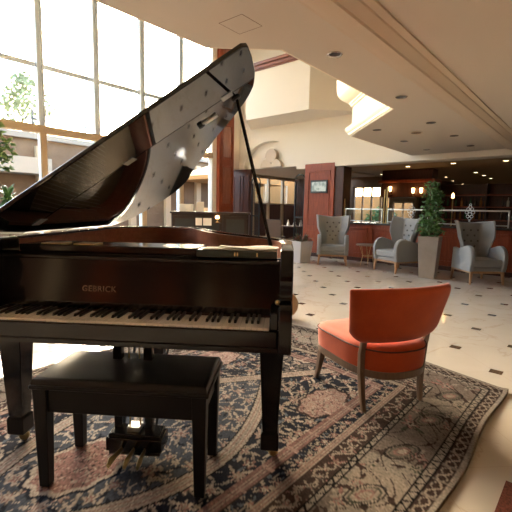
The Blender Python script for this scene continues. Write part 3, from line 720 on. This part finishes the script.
# ------------------------------------------------------------------ orange chair
def orange_chair(loc, rz):
    T = thing('slipper_chair', 'orange velvet slipper chair with curved back and taupe wooden legs on the rug', 'chair', loc, rz)
    # local: the chair faces +y; its back towards -y
    def seat_loop(z, g=0):
        pts = []
        for k in range(48):
            a = 2*math.pi*k/48; c, s_ = math.cos(a), math.sin(a)
            e = .40 if s_ > 0 else .80; x = (abs(c)**e)*(1 if c >= 0 else -1)*(.262+.020*max(0,s_)); yv = (abs(s_)**(.40 if s_ > 0 else .85))*(1 if s_ >= 0 else -1)*(.345 if s_ > 0 else .315)
            pts.append((x*(1+g), yv*(1+g), z))
        return pts
    mb = MB(); mb.loft([seat_loop(.262,-.06),seat_loop(.266,-.01),seat_loop(.285,.0),seat_loop(.375,.015),seat_loop(.390,.012),seat_loop(.406,-.02),seat_loop(.420,-.12),seat_loop(.430,-.35),seat_loop(.433,-.7)])
    st = mb.build('seat', M['orange'], T, smooth=60)
    lp = [Vector(p) for p in seat_loop(.390,.02)]; mb = MB()
    loops = []
    for k, p in enumerate(lp):
        t = (lp[(k+1)%48]-lp[k-1]).normalized(); nn = t.cross(Vector((0,0,1)))
        loops.append([p+(nn*math.cos(q)+Vector((0,0,1))*math.sin(q))*.005 for q in (2*math.pi*j/6 for j in range(6))])
    mb.loft(loops, closed=True); mb.build('piping', M['piping'], st)
    mb = MB(); mb.loft([seat_loop(.225,-.07),seat_loop(.222,.0),seat_loop(.265,.008),seat_loop(.265,-.07)]); mb.build('seat_frame', M['taupe_wood'], T, smooth=50)
    # backrest: a curved band, wider at the top, its lower corners rounded off
    AM = .78
    def back(i, j, ni=14, nj=28):
        t = i/ni; s_ = j/nj*2-1
        ww = .298+.056*t
        zlow = .440 + .055*max(0,abs(s_)-.72)**2/.0784; ztop = .775 - .012*abs(s_)**3
        z = zlow+(ztop-zlow)*t
        ang = s_*AM; x = ww*math.sin(ang)/math.sin(AM); y = -.272 - .075*t + (.34+.02*t)*(1-math.cos(ang))*1.0
        nv = Vector((math.sin(ang)*.8, -math.cos(ang), .18)).normalized()
        return Vector((x-.03,y,z)), nv
    grid = [[back(i,j) for j in range(29)] for i in range(15)]
    def th(ti, tj):
        e = min(ti,1-ti,1)*14; f = min(tj,1-tj)*28
        return .026+.034*min(1,(min(e,2.5)/2.5))**.5*min(1,(min(f,2.5)/2.5))**.5
    mb = MB(); mb.sheet(grid, th); mb.build('backrest', M['orange'], T, smooth=70, bev=.012, segs=3)
    # legs
    def leg(pts, rs):
        mb = MB(); loops = []
        for (x,y,z), (a,b) in zip(pts, rs): loops.append([(x-a,y-b,z),(x+a,y-b,z),(x+a,y+b,z),(x-a,y+b,z)])
        mb.loft(loops); mb.build('leg', M['taupe_wood'], T, smooth=50, bev=.003)
    for s_ in (-1,1):
        leg([(s_*.218,-.205,.002),(s_*.224,-.190,.10),(s_*.232,-.182,.235),(s_*.240,-.188,.36),(s_*.240,-.215,.50)], [(.012,.012),(.015,.014),(.018,.016),(.018,.014),(.016,.010)])
        leg([(s_*.232,.322,.002),(s_*.226,.298,.10),(s_*.218,.278,.235)], [(.013,.013),(.017,.017),(.023,.023)])
    return T
orange_chair((.788,2.527,RUGZ), rad(22))

# ------------------------------------------------------------------ wing chairs by the bar
def wing_chair(loc, rz, label):
    T = thing('wing_chair', label, 'armchair', loc, rz, 'grey wing chairs in front of the bar')
    G = M['grey_fabric']           # local: the chair faces -y
    MB().box(-.31,.31,-.33,.30,.20,.235).build('base_frame', M['oak'], T, bev=.006)
    for sx in (-1,1):
        for sy in (-1,1):
            x, y = .29*sx, .31 if sy > 0 else -.31
            mb = MB(); mb.loft([[(x*1.0+ox-h,y+oy-h,z),(x+ox+h,y+oy-h,z),(x+ox+h,y+oy+h,z),(x+ox-h,y+oy+h,z)] for h, z, ox, oy in ((.013,.001,.018*sx,.02*sy),(.025,.235,0,0))])
            mb.build('leg', M['oak'], T, smooth=0, bev=.003)
    MB().box(-.30,.30,-.31,.30,.235,.31).build('seat_base', G, T, bev=.02, segs=3)
    MB().box(-.275,.275,-.345,.20,.312,.445).build('seat_cushion', G, T, bev=.035, segs=4)
    def back(i, j, ni=16, nj=22):
        t = i/ni; s_ = j/nj*2-1; a = abs(s_)
        w_ = .30 - .055*math.sin(min(1,t*1.6)*math.pi) + .055*max(0,t-.45)/.55
        z = .30 + t*(.775+.045*a**2)
        fw = (.30*math.sin(min(1,max(0,(t-.12)/.88))*math.pi*.62+.35))*max(0,a-.52)**1.35/.37
        x = w_*(s_ if a < .62 else math.copysign(.62+(a-.62)*.98, s_))
        y = .19 + .14*t - fw*.82
        dx = Vector((1,0,0)); nn = Vector((.75*math.copysign(max(0,a-.5)/.5, s_), 1-.55*max(0,a-.5), .12)).normalized()
        return Vector((x,y,z)), nn
    grid = [[back(i,j) for j in range(23)] for i in range(17)]
    bk = MB().sheet(grid, .075).build('backrest', G, T, smooth=70, bev=.015, segs=3)
    for r_, xs in ((.94,(-.14,0,.14)),(.84,(-.07,.07)),(.74,(-.13,0,.13)),(.64,(-.065,.065)),(.55,(0,))):
        for x in xs:
            t = (r_-.30)/.79; MB().ball((x,.186+.14*t,r_), .020, (1,.5,1), 6).build('tufting_button', mat('grey_button', (.20,.19,.17), .9) if 'btn' not in M else M['btn'], bk)
    for s_ in (-1,1):
        pr = resample([(-.34,.235),(-.375,.40),(-.36,.56),(-.29,.655),(-.18,.685),(-.04,.65),(.10,.61),(.20,.61),(.28,.62)],4) + [(.30,.235)]
        mb = MB(); n = len(pr); c = (0,.40)
        loops = []
        for x, k in ((.262,.93),(.270,1.0),(.322,1.0),(.342,.97),(.346,.90)):
            loops.append([(s_*x, c[0]+(p[0]-c[0])*k, c[1]+(p[1]-c[1])*k if p[1] > .24 else p[1]) for p in pr])
        mb.loft(loops); mb.build('arm', G, T, smooth=60)
    return T
M['btn'] = mat('grey_button', (.10,.098,.09), .9)
wing_chair((1.76,9.12,0), rad(-10), 'grey tufted wing chair right in front of the red wood column')
wing_chair((2.93,8.15,0), rad(-66), 'grey wing chair turned sideways, left of the tall leafy planter')
wing_chair((3.95,7.02,0), rad(2), 'large grey wing chair right of the tall leafy planter, nearest the camera').scale = (.94,.94,.97)

# ------------------------------------------------------------------ side table, planters
T = thing('side_table', 'small round wooden side table on thin wire legs between two wing chairs', 'table', (2.47,8.72,0))
MB().lathe([(0,.47),(.255,.47),(.265,.478),(.265,.492),(.255,.50),(0,.50)], n=32).build('tabletop', M['taupe_wood'], T)
for k in range(3):
    a = 2*math.pi*k/3+.3; p = lambda r, z, d=0: (r*math.cos(a+d), r*math.sin(a+d), z)
    MB().tube([p(.19,.47,-.22),p(.12,.24,-.1),p(.17,.006,0),p(.12,.24,.1),p(.19,.47,.22)],.004,6).build('leg', M['brass'], T)
MB().tube([(.12*math.cos(2*math.pi*k/20),.12*math.sin(2*math.pi*k/20),.24) for k in range(21)],.004,6).build('ring', M['brass'], T)

def planter(T, h, w0, w1, m, soil=True):
    def sq(w, z): return [(-w,-w,z),(w,-w,z),(w,w,z),(-w,w,z)]
    MB().loft([sq(w0,.001),sq(w1,h),sq(w1-.025,h),sq(w1-.04,h-.08)]).build('pot', m, T, smooth=0, bev=.006)
    MB().box(-w1+.03,w1-.03,-w1+.03,w1-.03,h-.07,h-.05).build('soil', M['soil'], T, smooth=0)
T = thing('potted_ficus', 'tall leafy green plant in a tapered stone planter between two wing chairs', 'plant', (3.24,7.38,0), ROT+.1)
planter(T, .78, .135, .18, M['planter'])
rn = random.Random(11); mb = MB(); stm = []
for k in range(7):
    a = rn.uniform(0,6.28); r = rn.uniform(.03,.12); top = rn.uniform(1.25,1.85); st_ = [(r*math.cos(a)*.4,r*math.sin(a)*.4,.72),(r*math.cos(a),r*math.sin(a),1.1),(r*1.5*math.cos(a),r*1.5*math.sin(a),top)]
    MB().tube(st_,[.008,.006,.003],6).build('stem', M['stem'], T)
for z, r, n in ((.90,.23,170),(1.06,.20,130),(1.24,.16,110),(1.40,.19,110),(1.56,.17,110),(1.68,.11,50)): leaf_cloud(mb, (rn.uniform(-.03,.03),rn.uniform(-.03,.03),z), (r,r,.14), n, .085, rn, .5)
mb.build('foliage', M['leaf'], T, smooth=0, fix=False)
T = thing('potted_croton', 'reddish croton in a pale square planter left of the first wing chair', 'plant', (1.04,9.30,0), ROT-.15)
planter(T, .50, .165, .21, M['wplanter'])
mb = MB()
for k in range(60):
    a = rn.uniform(0,6.28); el = rn.uniform(.15,1.4); Ln = rn.uniform(.22,.32); p0 = Vector((.05*math.cos(a),.05*math.sin(a),.46)); d = Vector((math.cos(a)*math.cos(el), math.sin(a)*math.cos(el), math.sin(el)))
    sd_ = d.cross(Vector((0,0,1))).normalized()*.035; up_ = Vector((0,0,-.04))
    v_ = [mb.bm.verts.new(q) for q in (p0, p0+d*Ln*.55+sd_, p0+d*Ln+up_, p0+d*Ln*.55-sd_)]; mid = mb.bm.verts.new(p0+d*Ln*.6+Vector((0,0,.008)))
    for a_, b_ in ((0,1),(1,2),(2,3),(3,0)): mb.bm.faces.new((v_[a_], v_[b_], mid))
mb.build('foliage', M['croton'], T, smooth=0, fix=False)
for k in range(3): MB().tube([(.02*k-.02,0,.42),(.03*k-.03,.02,.62)],.008,6).build('stem', M['stem'], T)
# plants at the far left by the windows
T = thing('potted_dracaena', 'spiky green palm like plant at the far left by the windows', 'plant', uv(2.30,7.5,0), .4)
MB().lathe([(.13,.001),(.19,.38),(.20,.40),(.175,.40),(.165,.34)]).build('pot', M['planter'], T); MB().lathe([(0,.33),(.165,.33),(.165,.345),(0,.345)]).build('soil', M['soil'], T)
MB().tube([(0,0,.33),(.02,0,.75),(0,0,1.36)],[.03,.025,.02]).build('stem', M['stem'], T)
mb = MB()
for k in range(64):
    a = rn.uniform(0,6.28); el = rn.uniform(-.35,1.35); Ln = rn.uniform(.30,.46); p0 = Vector((0,0,rn.uniform(1.18,1.36))); d = Vector((math.cos(a)*math.cos(el), math.sin(a)*math.cos(el), math.sin(el)))
    w_ = d.cross(Vector((0,0,1))).normalized()*.022; q = [p0+d*Ln*t+Vector((0,0,-.35*Ln*t*t)) for t in (0,.35,.7,1)]
    rows = [[mb.bm.verts.new(p-w_*c), mb.bm.verts.new(p+w_*c)] for p, c in zip(q,(.5,1,.8,.05))]
    for r0, r1 in zip(rows, rows[1:]): mb.bm.faces.new((r0[0],r0[1],r1[1],r1[0]))
mb.build('foliage', M['leaf'], T, smooth=0, fix=False)
T = thing('potted_fig', 'slender indoor tree with pale green leaves at the far left by the windows', 'plant', uv(1.85,7.35,0), .2)
MB().lathe([(.15,.001),(.21,.42),(.22,.44),(.19,.44),(.18,.38)]).build('pot', M['wplanter'], T); MB().lathe([(0,.36),(.18,.36),(.18,.375),(0,.375)]).build('soil', M['soil'], T)
MB().tube([(0,0,.36),(.03,0,1.2),(0,.03,2.35)],[.028,.022,.012]).build('trunk', M['stem'], T)
mb = MB()
for c, r, n in (((0,0,2.4),(.36,.36,.22),220),((.12,-.05,2.12),(.40,.40,.25),220),((.2,.0,1.88),(.30,.30,.18),110)): leaf_cloud(mb, c, r, n, .11, rn, .4)
mb.build('foliage', M['leaf2'], T, smooth=0, fix=False)
# small tan round cushion right of the piano
T = thing('floor_cushion', 'small round tan cushion standing on the floor just right of the piano', 'cushion', (.335,4.35,.155), rad(8))
MB().lathe([(0,-.05),(.11,-.05),(.145,-.03),(.152,0),(.145,.03),(.11,.05),(0,.05)], n=28, M=Matrix.Rotation(rad(80),4,'X')).build('pad', M['cushion'], T)

# ------------------------------------------------------------------ dark sideboard behind the piano
T = thing('sideboard', 'dark wooden cabinet behind the open piano, in front of the windows', 'cabinet', (-.90,8.2,0), rad(-1))
MB().box(-.80,.74,-.25,.25,.06,1.10).build('carcass', M['ebonywood'], T, bev=.006)
MB().box(-.83,.77,-.28,.27,1.10,1.14).build('top', M['ebonywood'], T, bev=.006)
MB().box(-.78,.72,-.23,.23,0.001,.06).build('plinth', M['black'], T, smooth=0)
for x0, x1 in ((-.78,-.29),(-.27,.22),(.24,.72)):
    d_ = MB().box(x0,x1,-.27,-.25,.10,1.06).build('door', M['ebonywood'], T, bev=.004)
    MB().box(x0+.06,x1-.06,-.275,-.27,.16,1.0).build('panel', M['black'], d_, bev=.003)
    MB().ball((x1-.03,-.285,.62),.014).build('knob', M['brass'], d_)
def small_box(name, label, cat, p, w, d, h, m, rz=0, z0=0):
    t_ = MB().box(-w,w,-d,d,0,h).build(name, m, None, bev=.004); t_.location = p; t_.rotation_euler = (0,0,rz); return tag(t_, label, cat)
small_box('paper_stack', 'white printed leaflets standing on the dark cabinet', 'leaflets', (-1.16,8.15,1.141), .075,.03,.20, M['paper'], .1)
small_box('paper_box', 'cream paper box on the dark cabinet, left of the white leaflets', 'box', (-1.44,8.15,1.141), .13,.08,.15, M['paper'], -.05)
for x, w, lb in ((-1.15,.075,'left of two small white framed cards on the cabinet front'),(-.98,.095,'right of two small white framed cards on the cabinet front')):
    T = thing('framed_card', lb, 'card', (x,7.9,.86), rad(-1)); MB().box(-w,w,-.008,.008,0,.17).build('frame', M['black'], T, bev=.003); MB().box(-w+.012,w-.012,-.0095,-.008,.012,.158).build('card', M['paper'], T, smooth=0)
T = thing('table_lamp', 'small glowing orange lamp before the dark cabinet', 'lamp', (-.78,7.88,.94), 0)
MB().lathe([(.03,0),(.03,.01),(.008,.02),(.008,.07)]).build('base', M['brass'], T); MB().lathe([(.0,.07),(.032,.07),(.04,.09),(.03,.13),(0,.135)]).build('lamp_shade', M['bulbs'], T)
MB().box(-.05,.05,-.05,.04,-.02,0).build('bracket', M['darkwood'], T, smooth=0)

# ------------------------------------------------------------------ passage: gates, dining table
def gate(a, label):
    T = thing('iron_gate', label, 'gate', uv(9.16,a,0), ROT, None); w = .17
    mb = MB().box(-.02,.02,-w,-w+.03,0,2.0).box(-.02,.02,w-.03,w,0,2.0).box(-.02,.02,-w,w,.02,.06).box(-.02,.02,-w,w,1.0,1.04)
    mb.tube([(0,-w*math.cos(math.pi*k/12),2.0+.2*math.sin(math.pi*k/12)) for k in range(13)],.02,6); mb.build('frame', M['black'], T)
    for k in range(-2,3): MB().tube([(0,k*.055,.05),(0,k*.055,2.05)],.007,6).build('bar', M['black'], T)
    mb = MB()
    for z in (.5,1.4,1.8):
        for s_ in (-1,1): mb.tube([(0,s_*(.06+.05*math.cos(q*.6)*(1-q/14)),z+.05*math.sin(q*.6)*(1-q/14)) for q in range(12)],.005,5)
    mb.build('scrolls', M['black'], T)
gate(6.40, 'black wrought iron arched gate leaf beside the red wood column')
gate(8.02, 'black wrought iron gate leaf at the left side of the passage')
T = thing('dining_table', 'dark dining table on a pedestal in the passage behind the piano', 'table', (1.16,11.80,0), ROT)
MB().box(-.4,.4,-.45,.45,.72,.75).build('tabletop', M['darkwood'], T, bev=.004); MB().lathe([(.05,.03),(.045,.70),(.12,.72)]).build('pedestal', M['black'], T); MB().lathe([(.26,.001),(.26,.02),(.06,.04)]).build('foot', M['black'], T)
for k, (x, y, lb) in enumerate(((.92,11.62,'leftmost white folded napkin on the passage dining table'),(1.10,11.58,'middle white folded napkin on the passage dining table'),(1.30,11.68,'rightmost white folded napkin on the passage dining table'))):
    o = MB().lathe([(.055,0),(.05,.05),(.028,.12),(.004,.19)], n=7).build('folded_napkin', M['paper'], None, smooth=0); o.location = (x,y,.7505); tag(o, lb, 'napkin', 'napkins on the passage table')
def diner(p, rz, label):
    T = thing('dining_chair', label, 'chair', p, rz, None)
    MB().box(-.22,.22,-.22,.22,.42,.47).build('seat', M['brownchair'], T, bev=.015)
    MB().prism([(.17,.47),(.22,.47),(.27,.95),(.22,.95)], -.22, .22, 'x').build('backrest', M['brownchair'], T, bev=.015)
    for sx in (-1,1):
        for sy in (-1,1): MB().tube([(.2*sx,.2*sy,.001),(.19*sx,.19*sy,.43)],[.014,.02],6).build('leg', M['darkwood'], T)
diner((.55,11.15,0), rad(160), 'brown dining chair with its back to the room, left of the passage table')

# picture screen on the column
T = thing('wall_screen', 'small black framed screen on the red wood column', 'screen', uv(8.944,5.645,1.67), ROT)
MB().box(-.03,0,-.255,.255,0,.33).build('frame', M['black'], T, bev=.006); MB().box(-.033,-.030,-.215,.215,.045,.285).build('display', M['screen'], T, smooth=0, label='pale lit display')

# ------------------------------------------------------------------ bar
T = thing('bar_counter', 'mahogany panelled bar counter with dark stone top behind the wing chairs', 'counter', uv(9.02,0,0), ROT)
MB().box(0,.45,-7.9,4.97,.0,.90).build('body', M['mahogany'], T, smooth=0)
MB().box(-.06,.55,-7.9,4.97,.90,.945).build('countertop', M['granite'], T, bev=.008)
k = 0
for y in [4.97-.74*i for i in range(1,9)]:
    mb = MB(); y0, y1 = y+.05, y+.69
    for a0,a1,q0,q1 in ((y0,y1,.16,.20),(y0,y1,.78,.82),(y0,y0+.04,.16,.82),(y1-.04,y1,.16,.82)): mb.box(-.018,0,a0,a1,q0,q1)
    mb.box(-.010,0,y0+.10,y1-.10,.26,.72); mb.build('panel', M['mahogany'], T, bev=.004)
posts = [5.0, 3.90, 2.85, 1.32]
for i in range(len(posts)-1):
    b, a = posts[i]-.06, posts[i+1]+.06; z1 = 1.27
    lb = ['glass screen with steel frame on the bar next to the red column','glass screen with steel frame behind the sideways wing chair','glass screen with steel frame above the wing chair nearest the camera','glass screen with steel frame at the right edge of the bar','glass screen with steel frame beyond the right edge'][i]
    T = thing('glass_screen', lb, 'screen', uv(9.10,0,.9455), ROT)
    MB().quad((0,a,.05),(0,b,.05),(0,b,z1-.945),(0,a,z1-.945)).build('pane', M['barglass'], T, smooth=0)
    MB().box(-.014,.014,a,b,z1-.955,z1-.925).box(-.014,.014,a,b,.03,.05).box(-.014,.014,a,a+.022,0,z1-.93).box(-.014,.014,b-.022,b,0,z1-.93).build('frame', M['steel'], T, bev=.003)
    y = (a+b)/2 - .1*(i == 1) ; mb = MB()
    if i in (1,2,3):
        for dy, dz, r in ((0,.16,.02),(0,.11,.03),(-.035,.07,.03),(.035,.07,.03),(0,.03,.035),(-.06,.0,.03),(.06,.0,.03),(0,-.04,.035),(-.035,-.08,.03),(.035,-.08,.03),(0,-.12,.03),(0,-.17,.015)):
            mb.tube([(-.018,y+dy+r*math.cos(2*math.pi*q/12),.29+dz+r*math.sin(2*math.pi*q/12)) for q in range(13)],.005,5)
        mb.build('filigree_ornament', M['white'], T, label='white filigree diamond ornament')
for i, y in enumerate(posts[:-1]):
    for s_ in (-1,1):
        if i == 0 and s_ > 0: continue
        h = (.58,.84,.68,.66,.66)[i] - (.05 if s_ > 0 else 0)
        o = MB().lathe([(.03,0),(.03,.012),(.016,.02),(.016,h),(.0,h+.005)], n=12).build('brass_post', M['brass'], None); o.location = uv(9.10, y+.03*s_, .9455)
        tag(o, ['slim brass post on the bar beside the red column', 'left' if s_ > 0 else 'right','','',''][0] if i == 0 else '%s slim brass post of the pair %s' % ('left' if s_ > 0 else 'right', ['','above the sideways wing chair','behind the tall leafy plant','at the right end of the bar','beyond the right end'][i]), 'post', 'brass posts on the bar')
# canopy and cabinets behind the bar
T = thing('bar_canopy', 'dark wooden back bar canopy hanging behind the bar', 'canopy', uv(12,4.55,1.55), ROT)
MB().box(0,.5,-.75,.75,.12,.94).build('body', M['darkwood'], T, bev=.01); MB().box(-.06,.56,-.85,.85,.55,.64).build('cornice', M['mahogany'], T, bev=.01)
for s_ in (-1,1): MB().box(.1,.25,s_*.7-.05,s_*.7+.05,-1.55,.12).build('post', M['darkwood'], T, bev=.004)
T = thing('back_bar_cabinet', 'dark back bar cabinet with shelves in the dim bar', 'cabinet', uv(13.0,1.8,0), ROT)
MB().box(0,.5,-2.2,2.2,0,1.02).build('base', M['darkwood'], T, smooth=0); MB().box(.42,.5,-2.2,2.2,1.02,2.1).build('back_panel', M['darkwood'], T, smooth=0)
for z in (1.02,1.4,1.75): MB().box(0.1,.45,-2.2,2.2,z,z+.03).build('shelf', M['mahogany'], T, smooth=0)
for y in (-2.2,-.7,.8,2.17): MB().box(.08,.48,y,y+.03,1.02,2.1).build('upright', M['darkwood'], T, smooth=0)
bcol = [mat('bottle_%s' % n_, c, .1, spec=.8) for n_, c in (('amber',(.30,.12,.03)),('green',(.03,.09,.04)),('clear',(.45,.45,.42)),('dark',(.03,.02,.02)))]
rb = random.Random(9)
for z, y0 in ((1.0505,-.65),(1.4305,-.65),(1.0505,.85),(1.4305,.85)):
    for k in range(9):
        y = y0 + .13*k + rb.uniform(-.02,.02)
        o = MB().lathe([(.034,0),(.036,.01),(.036,.15),(.014,.20),(.013,.26),(.016,.262),(0,.27)], n=12).build('bottle', bcol[rb.randrange(4)], None); o.location = uv(13.22, 1.8+y, z)
        tag(o, 'small bottle on the shelves of the dark back bar cabinet', 'bottle', 'bottles on the back bar shelves')
for lb, a, b, z in (('glowing amber wall lamp left of the back bar canopy',11.88,4.97,1.90),('brightest amber wall lamp, just left of the tall plant top',11.88,4.05,1.84),('dim amber wall lamp on the canopy front',11.88,4.28,1.84)):
    T = thing('wall_lamp', lb, 'lamp', uv(a,b,z), ROT)
    MB().lathe([(.02,-.06),(.035,-.04),(.045,.08),(.035,.09)], n=16).build('lamp_shade', M['bulbs'], T); MB().tube([(0,0,-.06),(0,0,-.14),(.119,0,-.14)],.012,6).build('bracket', M['brass'], T)
T = thing('candle_lamp', 'small candle shaped lamp right of the tall plant, above the bar', 'lamp', uv(11.5,3.08,1.62), ROT)
MB().lathe([(0,0),(.03,.0),(.035,.06),(.02,.12),(0,.14)], n=14).build('bulb', M['bulbs'], T); MB().tube([(0,0,0),(.02,0,-.3),(.03,0,-1.62)],.014,6).build('stand', M['brass'], T)

# ------------------------------------------------------------------ ceiling fittings
def downlight(a, b, label, r=.055, m='lensdark', zc=ZC, nm='ceiling_downlight', cat='downlight', grp='unlit downlights in the lobby ceiling', trim='chrome'):
    T = thing(nm, label, cat, uv(a,b,zc-.0005), 0, grp)
    MB().lathe([(r*.74,0),(r*1.0,-.001),(r*1.08,-.006),(r*1.0,-.010),(r*.78,-.006),(r*.74,0)], n=24).build('trim_ring', M[trim], T)
    MB().lathe([(0,-.0035),(r*.76,-.0035),(r*.76,-.001),(0,-.001)], n=24).build('lens', M[m], T)
pos = [(2.93,1.75),(4.41,1.78),(5.87,1.93),(5.92,2.74),(7.05,1.94),(7.11,2.77),(8.23,1.97),(8.28,2.77)]
lbs = ['round unlit downlight nearest the camera, alone left of the ceiling moulding','round unlit downlight second from the camera, by the corner of the white cornice','unlit downlight third along the row beside the ceiling moulding','unlit downlight nearest the sunlit white cornice edge','unlit downlight fourth along the row beside the ceiling moulding','unlit downlight behind the one nearest the cornice edge','unlit downlight last in the row beside the ceiling moulding','farthest unlit downlight by the outer ceiling edge above the bar beam']
for (a, b), l in zip(pos, lbs): downlight(a, b, l, .058 if a < 5 else .062)
downlight(6.49, 2.35, 'flat round ceiling speaker in the middle of the farther unlit downlights', .10, 'lensdark', ZC, 'ceiling_speaker', 'speaker', None, 'mould')
T = thing('ceiling_hatch', 'square access hatch drawn by a thin dark joint in the ceiling above the piano', 'hatch', uv(2.085,1.995,ZC), ROT+rad(1.5))
mb = MB(); 
for x0,x1,y0,y1 in ((-.106,.106,-.106,-.104),(-.106,.106,.104,.106),(-.106,-.104,-.106,.106),(.104,.106,-.106,.106)): mb.box(x0,x1,y0,y1,-.0015,-.0003)
mb.build('joint', M['piping'], T, smooth=0); MB().box(-.103,.103,-.103,.103,-.0012,-.0003).build('panel', M['ceil'], T, smooth=0)
for a, b in ((11.25,1.89),(11.21,3.05),(13.92,3.12),(15.09,3.13),(16.43,3.18),(15.22,4.35),(17.03,4.6),(19.08,4.75),(20.61,4.48),(19.35,3.24),(20.73,3.27),(24.82,4.5),(11.33,4.27),(13.2,5.85),(12.3,5.2),(10.2,3.2)):
    downlight(a, b, 'small glowing recessed downlight in the dim bar ceiling', .075, 'lamp', 2.5, 'bar_downlight', 'downlight', 'lit downlights in the bar ceiling')
for a, b, e in ((10.4,2.8,10),(11.5,5,10),(14,2.5,12),(18,3,12),(11.2,-1.5,10),(10.6,8.0,6)):
    l = bpy.data.lights.new('downlight_beam', 'SPOT'); l.energy = e; l.color = (1,.72,.42); l.spot_size = rad(120); l.spot_blend = .8; l.shadow_soft_size = .06
    o = bpy.data.objects.new('downlight_beam', l); COL.objects.link(o); o.location = uv(a,b,2.42)
